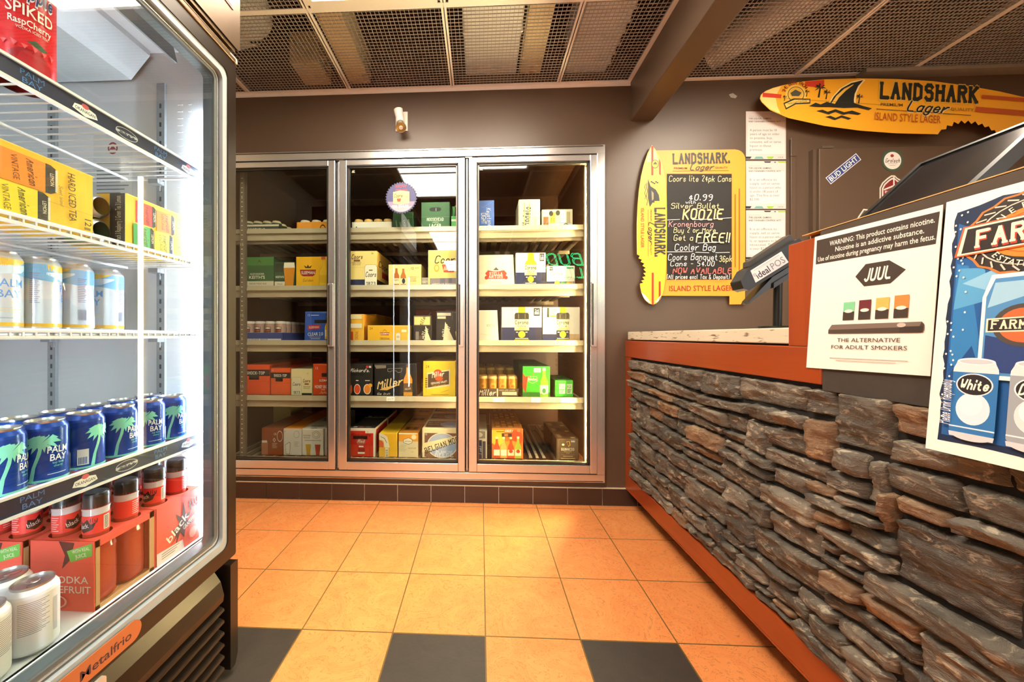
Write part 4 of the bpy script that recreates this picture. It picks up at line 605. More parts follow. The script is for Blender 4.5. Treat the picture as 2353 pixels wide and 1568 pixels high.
def ring(b, A, B, x0, x1, mat):                                # frame between two matched outlines
    n = len(A); vs = [(x, y, z) for x in (x0, x1) for P in (A, B) for y, z in P]; fs = []
    for i in range(n):
        j = (i + 1) % n; fs += [(2 * n + i, 2 * n + j, 3 * n + j, 3 * n + i), (i, n + i, n + j, j), (i, j, 2 * n + j, 2 * n + i), (n + i, 3 * n + i, 3 * n + j, n + j)]
    b.add(vs, fs, mat)
XB = -1.4827; YC = -1.098; CY0, CY1 = YN + .045, YC - .04
b = MB(); b.box(XB - .04, XD - .055, YC - .035, YC, .012, 2.1337, BRZ); b.box(XB - .04, XD - .055, YN, YN + .04, .012, 2.1337, BRZ); b.box(XB - .04, XB, YN, YC, .012, 2.1337, BRZ); b.box(XB, XD - .055, YN, YC, 2.0925, 2.1337, BRZ); b.box(XB, XD - .06, YN, YC, .012, .3621, BRZ)
fb(b, 'cabinet', bevel=.006)
b = MB()
for bx in ((XB, XD - .056, CY1, YC - .035, .3621, 1.8144), (XB, XD - .056, YN + .04, CY0, .3621, 1.8144), (XB, XB + .01, CY0, CY1, .3621, 1.8144), (XB, XD - .056, CY0, CY1, 1.8041, 1.8144), (XB, XD - .056, CY0, CY1, .3621, .4115)): b.box(*bx, FWH)
b.prism([(-.788, .4115), (-.788, .385), (-.7978, .385), (-.7978, .4115)], lambda x, z, d: Vector((x, CY0 + d, z)), 0, CY1 - CY0, FWH)
fb(b, 'liner')
b = MB(); b.prism([(-1.4724, 1.7217), (-1.0295, 1.7217), (-.9729, 1.7886), (-.9729, 1.8041), (-1.4724, 1.8041)], lambda x, z, d: Vector((x, CY0 + .01 + d, z)), 0, CY1 - CY0 - .02, K('#cfd6da', .4)); b.prism([(-.8853, 1.7835), (-.8699, 1.7423), (-.8647, 1.7423), (-.8802, 1.8041)], lambda x, z, d: Vector((x, CY0 + .02 + d, z)), 0, CY1 - CY0 - .06, K('#9fabb0', .4))
e = fb(b, 'evaporator_cover')
b = MB(); b.cyl((-1.081, -1.397, 1.7217), (-1.081, -1.397, 1.7155), .006, ALU, n=10); fb(b, 'screw', e)
# header sign box
b = MB(); b.prism(rrect(YN, YF + .004, 1.8144, 2.1234, .012), yz(XD - .02), -.04, .03, BRZ2, BRZ); h = fb(b, 'header', bevel=.006)
b = MB(); b.prism(rrect(YN + .03, YF - .022, 1.9123, 2.1028, .01), yz(XD + .0102), 0, .002, K('#6e2f1a', .4)); b.prism(rrect(YN + .034, YF - .03, 1.9205, 2.0976, .008), yz(XD + .0122), 0, .002, lamp('#fff6e6', HEADER_E, 'lit_sign_panel')); fb(b, 'sign_panel', h)
b = MB(); b.box(XD - .03, XD + .006, YN, YF - .012, 1.8031, 1.8134, BRZ2); b.box(XD - .03, XD + .002, YN, YF - .012, 1.7917, 1.7959, BRZ2); fb(b, 'header_trim', bevel=.001)
b = MB(); b.box(XD - .045, XD + .003, YF - .028, YF + .006, 1.7783, 1.7948, K('#a8a49c', .4, .3)); fb(b, 'hinge', bevel=.004)
# door
O0, O1 = rrect(YN, YF, .3363, 1.7753, .006), rrect(YN + .034, YF - .034, .3745, 1.7341, .02)
dr = None; b = MB(); ring(b, O0, O1, XD - .05, XD, BRZ); dr = fb(b, 'door')
b = MB(); ring(b, rrect(YN + .034, YF - .034, .3745, 1.7341, .02), rrect(YN + .052, YF - .052, .3951, 1.7155, .02), XD - .046, XD - .003, K('#8f979b', .45)); fb(b, 'inner_trim', dr)
b = MB(); ring(b, rrect(YN + .052, YF - .052, .3951, 1.7155, .02), rrect(YN + .068, YF - .07, .4136, 1.699, .014), XD - .046, XD - .014, K('#4c5354', .45)); ring(b, rrect(YN + .058, YF - .058, .4012, 1.7093, .02), rrect(YN + .061, YF - .061, .4043, 1.7063, .02), XD - .016, XD - .012, ALU); fb(b, 'door_gasket', dr)
b = MB(); b.box(XD - .022, XD - .017, YN + .06, YF - .06, .4033, 1.7073, GLASS); fb(b, 'glass_pane', dr)
b = MB(); b.box(XD - .03, XD + .004, YN + .0, YF - .004, 1.7753, 1.7897, BRZ2); fb(b, 'top_rail', dr, .003)
# maker plate
b = MB(); CU = K('#b4734a', .3, .5, .05, name='copper_plate'); yA, yB = XP(322, 1420, XD).y, -1.64; zc = .3662
b.prism([(yB, zc - .021), (yA - .02, zc - .021)] + [(yA - .02 + .02 * math.cos(a), zc + .021 * math.sin(a)) for a in [math.radians(-75 + 15 * i) for i in range(11)]] + [(yA - .02, zc + .021), (yB, zc + .021)], yz(XD + .0002), 0, .003, CU)
cv = Cv(b, lambda y, z, o: Vector((XD + .0032 + o, y, z)), 1, 1); cv.draw([T('Metalfrio', yA - .072, zc - .001, .017, '#38202a', b=.03, w=.098)]); fb(b, 'name_plate', dr)
# lower grille
b = MB(); XG = XD + .006
b.prism(rrect(YN, YF - .001, .02, .3209, .006), yz(XG - .075), 0, .02, BLACK)
P = [(YF, .3209), (YF, .048), (YF - .012, .02), (YF - .032, .02), (YF - .032, .3209)]; b.prism(P, yz(XG - .05), 0, .05, BRZ)
b.prism([(XG - .05, .2334), (XG - .004, .2334), (XG - .002, .254), (XG - .012, .29), (XG - .03, .3158), (XG - .05, .3209)], lambda x, z, d: Vector((x, YN + d, z)), 0, .768, BRZ); fb(b, 'front_grille', bevel=.003); gr = COL.objects[-1] if False else None
gg = [o for o in fr.children if o.name.startswith('front_grille')][0]
for k in range(6):
    z = .2097 - k * .033; b = MB(); b.prism([(XG - .055, z + .012), (XG - .004, z - .004), (XG, z), (XG - .002, z + .006), (XG - .03, z + .018), (XG - .055, z + .024)], lambda x, zz, d: Vector((x, YN + .01 + d, zz)), 0, .758, BRZ); fb(b, 'louver', gg, .0012)
b = MB(); yy = XP(247, 1545, XG + .004).y; b.prism(rrect(yy - .13, yy, .2982, .3333, .006), yz(XG - .004), 0, .006, K('#c8c2b4', .3, .5)); cv = Cv(b, lambda y, z, o: Vector((XG + .0022 + o, y, z)), 1, 1); cv.draw([T('eco', yy - .03, .316, .012, '#4a4640')]); fb(b, 'badge', gg)
# lights and standards
LEDF = lamp('#e9f1ff', FRIDGE_E, 'fridge_light_strip')
for y in (CY1 - .012, CY0 + .012):
    b = MB(); b.cyl((-.80, y, .4239), (-.80, y, 1.6187), .0075, LEDF, n=12); b.cyl((-.80, y, 1.6187), (-.80, y, 1.6547), .0085, BLACK, n=12); b.cyl((-.80, y, .3879), (-.80, y, .4239), .0085, BLACK, n=12); b.cyl((-.80, y, .3776), (-.80, y, .3879), .011, ALU, n=12); fb(b, 'light_strip')
for x in (-.943, -1.277):
    b = MB(); b.box(x - .012, x + .012, CY1 - .008, CY1, .4136, 1.7114, K('#aab0b4', .35, .6))
    for k in range(45): z = .45 + k * .027; b.box(x - .003, x + .003, CY1 - .0085, CY1 - .007, z, z + .013, K('#3c4044', .6))
    fb(b, 'shelf_standard')
b = MB(); 
for k in range(60): z = .47 + k * .02; b.box(-.8977, -.8822, CY1 - .0012, CY1, z, z + .0016, WHITE); b.box(-.8647, -.8565, CY1 - .0012, CY1, z, z + .002, WHITE)
fb(b, 'reflector_slots')
b = MB(); cv = plane(b, (-1.15, CY1 - .0008, 1.34), (.11, 0, 0), (0, 0, .22), (0, -1, 0), rough=.5); TX = '#5c6268'
b.box(-1.155, -1.035, CY1 - .0008, CY1, 1.30, 1.57, K('#dde2e6', .5)); cv.draw([('e', .5, .86, .14, .08, '#8c3a3c'), ('e', .5, .86, .1, .055, '#dde2e6'), ('p', [(.4, .84), (.6, .84), (.5, .9)], '#8c3a3c')] + scrib(.05, .95, [.66 - .05 * i for i in range(12)], .014, TX)); fb(b, 'warning_notice')
SH = [(1.436, True), (1.182, False), (.984, False), (.694, True)]
XF = -.8132
for z, trim in SH:
    b = MB(); y0, y1 = CY0 + .01, CY1 - .02; n = 27
    for i in range(n): y = y0 + (y1 - y0) * (i + .5) / n; b.cyl((-1.4415, y, z - .004), (XF, y, z - .004), .0022, WIRE, n=5, caps=False)
    for x in (-1.4415, -1.2355, -1.0295, XF - .002): b.cyl((x, y0, z - .009), (x, y1, z - .009), .0038 if x < -.8 else .005, WIRE, n=8)
    for y in (y0, y1): b.cyl((-1.4415, y, z - .009), (XF, y, z - .009), .004, WIRE, n=8)
    if not trim:
        b.cyl((XF, y0, z + .003), (XF, y1, z + .003), .004, WIRE, n=8)
        for i in range(40): y = y0 + (y1 - y0) * i / 39; b.cyl((XF, y, z - .009), (XF, y, z + .003), .002, WIRE, n=4, caps=False)
    s = fb(b, 'wire_shelf')
    for x in (-.948, -1.272):
        c = MB(); c.box(x - .012, x + .016, CY1 - .03, CY1 - .008, z - .024, z - .012, K('#aab0b4', .35, .6)); c.box(x - .002, x + .006, CY1 - .012, CY1 - .008, z - .04, z - .01, K('#aab0b4', .35, .6)); fb(c, 'shelf_clip', s)
    if trim:
        b = MB(); zt, zb = z + .014, z - .027; b.box(XF, XF + .004, y0, y1, zb, zt, K('#e8ebf0', .4)); b.box(XF + .004, XF + .009, y0, y1, zt - .005, zt, K('#e8ebf0', .4)); b.box(XF + .004, XF + .009, y0, y1, zb, zb + .005, K('#e8ebf0', .4))
        cv = Cv(b, lambda y, zz, o: Vector((XF + .0045 + o, y, zz)), 1, 1, rough=.35); cv.draw([('r', y0, zb + .005, y1, zt - .005, '#1d2342')]); k = 0; y = y1 - .05; zm = (zb + zt) / 2
        while y > y0 + .03:
            if k % 3 == 0: cv.draw([('p', [(y - .024, zm - .006), (y - .02, zm + .004), (y - .008, zm + .0065), (y + .008, zm + .0065), (y + .02, zm + .004), (y + .024, zm - .006), (y, zm - .0125)], '#eef0f4'), ('e', y, zm + .008, .007, .005, '#d9606a'), T('OKANAGAN', y, zm - .002, .0062, '#2a2f3c', b=.03, w=.038)])
            elif k % 3 == 1: cv.draw([T('PALM', y, zm + .0065, .0095, '#4a7cc4', w=.036), T('BAY', y, zm - .0065, .0095, '#4a7cc4', w=.03)])
            else: cv.draw([('e', y, zm, .026, .0115, '#c4c8d0'), ('e', y, zm, .0245, .0102, '#1d2342'), ('p', [(y - .026, zm - .004), (y + .026, zm - .001), (y + .026, zm + .004), (y - .026, zm + .001)], '#c4c8d0'), T("mike's", y, zm, .006, '#1d2342', f='k', th=.2, w=.034)])
            cv.o = .0008; k += 1; y -= .088
        fb(b, 'shelf_strip', s)
# ---- cans and packs inside
def canbody(r, h, col, art, n=40, neck=.82, rough=.25, metal=.35):
    b = MB(); b.lathe([(r * .72, 0, STEEL), (r * .78, .0015, STEEL), (r * .98, .008), (r, .012), (r, h - .017), (r * .97, h - .012), (r * neck, h - .004, STEEL), (r * neck * 1.02, h - .0015, STEEL), (r * neck * 1.02, h, STEEL)], (0, 0, 0), n, K(col, rough, metal, 0))
    if art: Cv(b, lambda x, y, o: Vector((math.sin(x / r) * (r + o), -math.cos(x / r) * (r + o), y)), 1, 1, tess=.004, rough=rough, o=.0001, st=.000015).draw(art)
    return b
def canthing(name, lab, r, h, col, art, group=None, **k):
    t = thing(name, lab, 'can', (0, 0, 0), group); neck = k.get('neck', .82); canbody(r, h, col, art, **k).build('body', t)
    b = MB(); rr = r * neck; b.lathe([(rr * 1.02, h), (rr * .97, h + .0002), (rr * .93, h - .0045), (rr * .85, h - .004), (0, h - .004)], (0, 0, 0), 36, STEEL); ld = b.build('lid', t)
    b = MB(); b.lathe([(0, 0), (rr * .3, 0), (rr * .34, .0006), (rr * .3, .0014), (0, .0014)], (0, rr * .18, h - .0038), 14, STEEL); b.lathe([(0, 0), (.003, 0), (.003, .0022), (0, .0022)], (0, 0, h - .0038), 8, ALU); b.lathe([(rr * .3, .0002), (rr * .28, .0006)], (0, -rr * .42, h - .0042), 14, ALUD); b.build('pull_tab', ld); return t
MINT, PBW = '#86e0c8', '#f4f8fb'
def palm(cx, base, top, s=1.):
    P = [('p', [(cx - .010 * s, base), (cx - .004 * s, base), (cx - .001 * s, base + (top - base) * .35), (cx + .006 * s, base + (top - base) * .7), (cx + .009 * s, top), (cx + .005 * s, top), (cx + .001 * s, base + (top - base) * .7), (cx - .006 * s, base + (top - base) * .35)], MINT)]
    hx, hy = cx + .007 * s, top
    for a, L in ((172, .026), (200, .024), (150, .024), (120, .02), (90, .018), (60, .02), (30, .025), (8, .027), (-18, .024), (225, .02), (-45, .02), (255, .014), (-75, .014)):
        ca, sa = math.cos(math.radians(a)), math.sin(math.radians(a)); L *= s; w = .0042 * s; mx, my = hx + ca * L * .55, hy + sa * L * .5 + .004 * s; ex, ey = hx + ca * L, hy + sa * L - .005 * s
        P.append(('p', [(hx, hy), (mx + sa * w, my + abs(ca) * w), (ex, ey), (mx - sa * w, my - abs(ca) * w * 1.2)], MINT))
    return P
PBART = [('r', -.1037, .010, .1037, .014, MINT)] + palm(-.012, .014, .083) + [T('PALM', .017, .068, .0125, PBW, b=.02, w=.03, rot=-2), T('BAY', .018, .053, .0125, PBW, b=.02, w=.025, rot=-2), T('key lime', .017, .043, .004, MINT, w=.016), T('cherry', .017, .037, .004, MINT, w=.013), ('r', .002, .022, .03, .0232, '#cfe6f4')] + palm(.075, .014, .083) + [('r', .045, .018, .062, .05, '#e4ecf2')] + [('r', .047 + i * .0022, .02, .0482 + i * .0022, .034, '#2a4a8c') for i in range(6)] + scrib(-.06, -.038, [.09 - .005 * i for i in range(12)], .0011, '#7fb0d8') + [T('PALM', -.078, .068, .0125, PBW, b=.02, w=.03), T('BAY', -.078, .053, .0125, PBW, b=.02, w=.025)]
pb = canthing('beverage_can', '', .033, .122, '#1b45a0', PBART, 'blue palm-tree cans on the fourth fridge shelf')
front = [(-8, 'cut off by the left edge of the picture'), (24, 'second from the left edge, palm tree facing out'), (100, 'third from the left edge, bar code side out'), (12, 'fourth from the left edge, palm tree facing out'), (-12, 'fifth from the left edge, name facing out'), (8, 'last one at the light strip end')]
fx = [-3, 103, 193, 274, 342, 393]; Z4, Z3, Z2, Z1, Z0 = .6945, .985, 1.183, 1.4365, .4118
rots = [40, 5, -95, 20, -10, 15]
for k, u in enumerate(fx):
    p = XP(u, 900, -.855); rz = math.radians(48 + rots[k] * 1.0); lab = 'blue palm-tree can, front row, ' + front[k][1]
    if k == 0: pb.location = (p.x, p.y, Z4); pb.rotation_euler = (0, 0, rz); pb['label'] = lab
    else: dup(pb, (p.x, p.y, Z4), rz, lab)
for k, u in enumerate([43, 133, 216, 280, 340]):
    p = XP(u, 900, -.926); dup(pb, (p.x, p.y, Z4), math.radians(40 + 70 * k), 'blue palm-tree can, back row, ' + ['behind the first and second front cans', 'behind the second and third front cans', 'behind the third and fourth front cans', 'behind the fourth and fifth front cans', 'at the far end by the shelf standard'][k])
# tall cans in shrink wrap
TALL = [('r', -.1115, .012, .1115, .02, '#e8b83a'), ('p', [(-.1115, .165 - .016), (-.1115, .12), (-.04, .112), (.0, .12), (.05, .112), (.1115, .12), (.1115, .149)], '#7db4dc'), ('p', [(-.05, .149), (-.05, .138), (-.02, .130), (.02, .139), (.04, .149)], '#f0c23c'), ('p', [(-.05, .132), (-.02, .122), (.02, .128), (.045, .14), (.045, .136), (.02, .122), (-.02, .116), (-.05, .127)], '#cfe4f4'), T('PALM', 0, .1, .016, '#4a8fd4', b=.01, w=.046), T('BAY', 0, .078, .016, '#4a8fd4', b=.01, w=.036), T('VODKA', 0, .058, .011, '#b9c0c8', w=.036), ('r', -.02, .046, .02, .0475, '#e0c47a'), ('r', -.016, .041, .016, .0425, '#e0c47a'), ('r', -.015, .028, .006, .03, '#9aa2aa')]
TALL += scrib(.05, .066, [.128 - .0042 * i for i in range(14)], .0014, '#7a7490') + [('r', .05 + i * .0024, .03, .0512 + i * .0024, .055, '#8a8a96') for i in range(7)] + scrib(-.075, -.06, [.128 - .0042 * i for i in range(16)], .0014, '#8c86a6')
tc = None
for k, (u, rr) in enumerate(((244, -52), (170, -75), (90, 118), (-6, 40))):
    p = XP(u, 700, -1.0); lab = 'tall pale blue and white can, third fridge shelf, ' + ['nearest the shelf standard', 'second from the shelf standard', 'third from the shelf standard', 'name side out at the picture edge'][k]; rz = math.radians(45 + rr * .9)
    if tc is None: tc = canthing('tall_can', lab, .035, .165, '#dfe6ee', TALL, 'tall cans in shrink wrap on the third fridge shelf'); tc.location = (p.x, p.y, Z3); tc.rotation_euler = (0, 0, rz)
    else: dup(tc, (p.x, p.y, Z3), rz, lab)
FILM = glassmat('shrink_film', '#fbfdff', 1.35); a, c = XP(244, 700, -1.0), XP(-6, 700, -1.0); b = MB(); R = .0382
ou = [(a.x + R * math.cos(t), a.y + R * math.sin(t)) for t in [math.radians(x) for x in range(0, 181, 20)]] + [(c.x + R * math.cos(t), c.y + R * math.sin(t)) for t in [math.radians(x) for x in range(180, 361, 20)]]
n = len(ou); hs = [.105 + .012 * math.sin(i * 1.7) + .006 * math.sin(i * 4.1) for i in range(n)]
b.add([(x, y, Z3 + .012) for x, y in ou] + [(x, y, Z3 + hs[i]) for i, (x, y) in enumerate(ou)], [(i, (i + 1) % n, n + (i + 1) % n, n + i) for i in range(n)], FILM, True); tag(b.build('shrink_wrap'), 'torn clear shrink film round the tall cans on the third shelf', 'plastic film')
# big red can
p = XP(52, 100, -.862); RR = .0425
SN = [('r', -.1335, .012, .1335, .18, '#d2282c'), ('r', -.085, .02, -.048, .19, '#f2ecec'), ('e', .006, .03, .03, .026, '#9c1c22'), ('e', .012, .034, .022, .02, '#b5262a'), ('p', [(.0, .068), (.012, .075), (.03, .066), (.02, .06)], '#3f5a3a'), T('Snapple', .004, .158, .026, '#f4f2f6', f='k', th=.3, sh=.2, w=.066), T('Snapple', .004, .158, .024, '#27306a', f='k', th=.16, sh=.2, w=.064), T('SPIKED', .006, .122, .02, WH, b=.04, w=.06), T('RaspCherry', .006, .1, .012, WH, b=.03, w=.054), T('VODKA ICED TEA', .008, .088, .005, WH, w=.04), ('r', -.03, .022, .0, .026, '#f0c8c4')] + scrib(-.08, -.052, [.16 - .006 * i for i in range(18)], .002, '#c46a6a') + [('p', [(-.03 + .012 * i, .06 + .004 * (i % 2)), (-.026 + .012 * i, .052), (-.022 + .012 * i, .06)], '#e8686a') for i in range(6)]
rc = canthing('king_can', 'large red raspberry iced tea can standing on the top fridge shelf', RR, .195, '#c41f26', SN); rc.location = (p.x, p.y, Z1); rc.rotation_euler = (0, 0, math.radians(58))
# hard iced tea cartons
def iced(lab, u_r, u_l, vt, vb, X, flat):
    y1 = XP(u_r, 500, X).y; y0 = y1 - flat; zt = XP(u_r, vt, X).z; z0 = Z2; H = zt - z0; b = MB(); Y1 = K('#f0c02a', .5, 0, .04, 12)
    b.box(-.13, 0, 0, flat, 0, H, Y1)
    cv = plane(b, (0, 0, 0), (0, flat, 0), (0, 0, H), (1, 0, 0)); A = []
    for (cx, cy, c, g) in ((.30, .73, '#e0342c', '#7a1a16'), (.62, .70, '#f08a24', '#6a3a10'), (.26, .27, '#2f9a4a', '#0f4a22'), (.575, .25, '#e8d62c', '#6a6010')):
        w_, h_ = .155, .215; A += [('p', [(cx - w_, cy - h_), (cx + w_ * .78, cy - h_), (cx + w_, cy - h_ * .82), (cx + w_, cy + h_ * .82), (cx + w_ * .78, cy + h_), (cx - w_, cy + h_)], c), ('p', [(cx + w_ * .62, cy - h_), (cx + w_ * .8, cy - h_), (cx + w_, cy - h_ * .8), (cx + w_, cy + h_ * .8), (cx + w_ * .8, cy + h_), (cx + w_ * .62, cy + h_)], '#2c2620'), ('r', cx + w_ * .97, cy - h_ * .78, cx + w_ * 1.05, cy + h_ * .78, '#d9d4c4'), T('American', cx + w_ * .18, cy, .10, g, f='k', th=.16, w=.36, rot=-84), T('VINTAGE', cx - w_ * .35, cy, .075, g, w=.34, rot=-84), T('LEMON', cx + w_ * .84, cy, .05, '#e8e0c4', w=.18, rot=-88)]
    A += [('p', [(0, .97), (.4, .99), (1, .985), (1, 1), (0, 1)], '#f5d45a'), T('HARD ICED TEA', .86, .53, .105, '#2e2614', b=.02, w=.74, rot=-88), T('Sweet Island', .795, .5, .05, '#7a6420', f='k', w=.3, rot=-88), T('12', .955, .2, .1, '#2e2614', b=.02, rot=-88), ('l', [(.72, .36), (1, .34)], .0008, '#c29a18')] + [('r', .93, .08, .97, .12, '#6a5a20')]
    cv.draw(A)
    cv = plane(b, (0, flat, 0), (-.13, 0, 0), (0, 0, H), (0, 1, 0)); cv.draw([('e', .5, .5, .3, .35, '#c79a1e')])
    cv = plane(b, (-.13, 0, 0), (.13, 0, 0), (0, 0, H), (0, -1, 0)); cv.draw([('r', .72, 0, 1, 1, '#2a2824')] + [T('3 Peach 3 Raspberry 3 Green Tea 3 Lemon', .87, .5, .11, '#e8e4d4', f='s', rot=90, w=.9)] + [('r', .05, .0, .4, 1, '#d9ac24')])
    o = b.build('iced_tea_carton', None, .0025, loc=None); o.location = (X, y0, z0); return tag(o, lab, 'drink carton', 'yellow iced tea cartons on the second fridge shelf'), y0, H
o, yy, H = iced('yellow hard iced tea carton at the left, cut off by the picture edge', 213, 0, 407, 530, -.822, .30)
o2, y2, H2 = iced('yellow hard iced tea carton at the far end under the light strip', 427, 250, 500, 590, -.826, .175)
for k, z in enumerate((.0, .054)):
    t = canthing('iced_tea_can', ['green can lying under the dark one between the iced tea cartons', 'dark-topped yellow can lying between the two iced tea cartons'][k], .026, .1, ['#2a6a30', '#c9a51e'][k], [('r', -.0816, .07, .0816, .083, '#23201c')]); t.location = (-.85, -1.4005, Z2 + .0265 + z); t.rotation_euler = (0, math.radians(-90), 0)
# grapefruit vodka bottles in carriers
COR, RUB = '#ee5a48', '#a83a2c'
def flask(lab, rz, grp):
    t = thing('vodka_bottle', lab, 'bottle', (0, 0, 0), grp); r, h = .0278, .206; rl = .0222
    b = MB(); b.lathe([(0, .004), (r * .8, .003), (r * .97, .01), (r, .034), (r * .96, .1), (r, .112), (r * .93, .123), (r * .8, .131), (r * .6, .136)], (0, 0, 0), 24, K('#b4402e', .1, 0, 0, coat=.6), sq=4); b.lathe([(r * .72, .13), (rl * .97, .139), (rl * .97, h), (0, h)], (0, 0, 0), 24, K('#b4402e', .1, 0, 0, coat=.6)); b.build('bottle_body', t)
    b = MB(); b.lathe([(rl, .148), (rl, .186)], (0, 0, 0), 26, K('#ee3f35', .4, 0, 0), True); b.lathe([(rl * 1.0, .186), (rl * .985, .200)], (0, 0, 0), 26, K('#d8cfd0', .1, 0, 0, coat=.5), True); b.lathe([(rl * 1.04, .1965), (rl * 1.04, .2)], (0, 0, 0), 26, K('#d8cfd0', .1, 0, 0, coat=.5), True)
    Cv(b, lambda x, y, o: Vector((math.sin(x / rl) * (rl + o), -math.cos(x / rl) * (rl + o), y)), 1, 1, tess=.004, rough=.4, o=.0001, st=.000015).draw([('p', [(-.017, .157), (-.004, .151), (.013, .158), (.018, .172), (.009, .169), (.004, .18), (-.004, .172), (-.015, .175)], '#2a1614'), T('black', -.005, .165, .0095, WH, b=.03, w=.022, rot=14), T('fly', .013, .177, .009, '#2a1614', f='k', w=.013, rot=14), ('r', .03, .152, .042, .182, WH)] + [('r', .0315, .154 + i * .003, .0405, .1556 + i * .003, BK) for i in range(9)] + scrib(-.042, -.027, [.181 - .0045 * i for i in range(7)], .0014, '#f6d8d2')); b.build('neck_label', t)
    b = MB(); rc_ = .0212; z = .200; b.lathe([(rc_, z), (rc_ * 1.02, z + .002), (rc_ * 1.02, z + .024), (rc_ * .96, z + .029), (rc_ * .85, z + .031), (0, z + .031)], (0, 0, 0), 28, K('#1d1a19', .3, 0, 0)); b.build('cap', t); return t
FL = None
def pack(cx, cy, rz, which, printed, caplabs):
    global FL
    t = thing('bottle_carton', 'coral bottle carton ' + which, 'bottle carton', (cx, cy, Z0), 'coral bottle cartons on the fridge floor', rz); w, d, h = .136, .136, .143; C = K(COR, .5, 0, .04, 12); KR = K('#c79a6a', .7, 0, .1, 30)
    b = MB(); hw, hd = w / 2, d / 2
    for s in (-1, 1): b.box(-hw - .001, hw + .001, s * (hd + .002) - .0008, s * (hd + .002) + .0008, 0, h, C)    # printed ends
    b.box(-hw, hw, -hd, hd, 0, .002, KR)
    holes = [(sx * w / 4, sy * d / 4) for sx in (-1, 1) for sy in (-1, 1)]
    n = 16; r = .0262
    for sx in (-1, 1):                                         # top sheet in two halves so each cap hole stays open
        for sy in (-1, 1):
            c0 = (sx * w / 4, sy * d / 4); ri = [(c0[0] + r * math.cos(2 * PI * i / 24), c0[1] + r * math.sin(2 * PI * i / 24)) for i in range(24)]
            ro = []
            for i in range(24): a = 2 * PI * i / 24; m = max(abs(math.cos(a)), abs(math.sin(a))); ro.append((c0[0] + (w / 4) / m * math.cos(a), c0[1] + (d / 4) / m * math.sin(a)))
            b.add([(x, y, h) for x, y in ri] + [(x, y, h) for x, y in ro], [(i, 24 + i, 24 + (i + 1) % 24, (i + 1) % 24) for i in range(24)], C)
    for s in (-1, 1):                                          # long sides: die-cut window, or a printed panel
        X = s * (hw + .0015)
        if printed: b.box(X - .0008, X + .0008, -hd, hd, 0, h, C)
        else:
            b.box(X - .0008, X + .0008, -hd, hd, h - .014, h, C); b.box(X - .0008, X + .0008, -hd, -hd + .008, 0, h, KR); b.box(X - .0008, X + .0008, hd - .012, hd, 0, h, KR); b.box(X - .0008, X + .0008, -hd, hd, 0, .008, KR)
    sp = [('p', [(.3, .2), (.42, .32), (.36, .45), (.5, .5), (.42, .72), (.56, .6), (.6, .88), (.66, .6), (.8, .62), (.68, .5), (.86, .4), (.66, .38), (.62, .2), (.52, .34), (.42, .14), (.44, .3)], '#3a1614'), T('black', .47, .47, .15, WH, b=.04, w=.56, rot=33), T('fly', .84, .76, .16, '#3a1614', f='k', th=.2, w=.26, rot=30), T('GRAPEFRUIT', .78, .45, .08, WH, b=.02, w=.4, rot=22), T('VODKA', .8, .38, .04, '#7a2a24', w=.24, rot=22), ('e', .84, .2, .12, .14, '#d9483a'), ('e', .84, .2, .09, .1, '#f28a74'), ('p', [(0, 0), (.62, 0), (.58, .18), (.0, .22)], '#f3e0dc')] + scrib(.1, .5, (.16, .12, .08), .012, '#8c6a64')
    if printed: plane(b, (hw + .0024, -hd, 0), (0, d, 0), (0, 0, h), (1, 0, 0)).draw(sp)
    plane(b, (-hw, -hd - .003, 0), (w, 0, 0), (0, 0, h), (0, -1, 0)).draw([('p', [(.45, 1), (.55, .8), (.5, .6), (.62, .72), (.7, .98)], '#4a1a16'), ('p', [(.58, .86), (.98, .98), (.98, .8), (.64, .7)], '#6cb84a'), T('WITH REAL', .8, .88, .05, WH, w=.28, rot=14), T('JUICE', .8, .8, .05, WH, w=.18, rot=14), T('VODKA', .62, .45, .1, WH, b=.02, w=.6), T('GRAPEFRUIT', .5, .31, .1, WH, b=.02, w=.92), ('e', .4, .13, .22, .12, '#d9483a'), ('e', .4, .13, .18, .095, '#f6c4b4'), ('e', .4, .13, .15, .08, '#d9483a')])
    b.build('carton_body', t)
    for i, (x, y) in enumerate(holes):
        P = Matrix.Rotation(rz, 3, 'Z') @ Vector((x, y, 0)) + Vector((cx, cy, Z0 + .001)); lab = 'black-capped pink vodka bottle, ' + caplabs[i]; rr = rz + PI / 2 * [1, 0, 2, 1][(i + int(-cx * 100)) % 4]
        if FL is None: FL = flask(lab, 0, 'black-capped vodka bottles on the fridge floor'); FL.location = P; FL.rotation_euler = (0, 0, rr)
        else: dup(FL, P, rr, lab)
pos = lambda s: [s + ', back row near side', s + ', back row far side', s + ', front row near side', s + ', front row far side']
pack(-.876, -1.3855, .0, 'with a window showing two amber bottles, front of the fridge floor', False, pos('in the windowed carton'))
pack(-.876, -1.2425, .0, 'with a printed black splash panel, at the light strip end', True, pos('in the splash-panel carton'))
pack(-1.024, -1.392, .0, 'behind the windowed one, mostly hidden by the white cans', False, pos('in the carton behind the white cans'))
pack(-1.022, -1.247, .0, 'in the back row behind the splash-panel one', True, pos('in the back-row carton at the far end'))
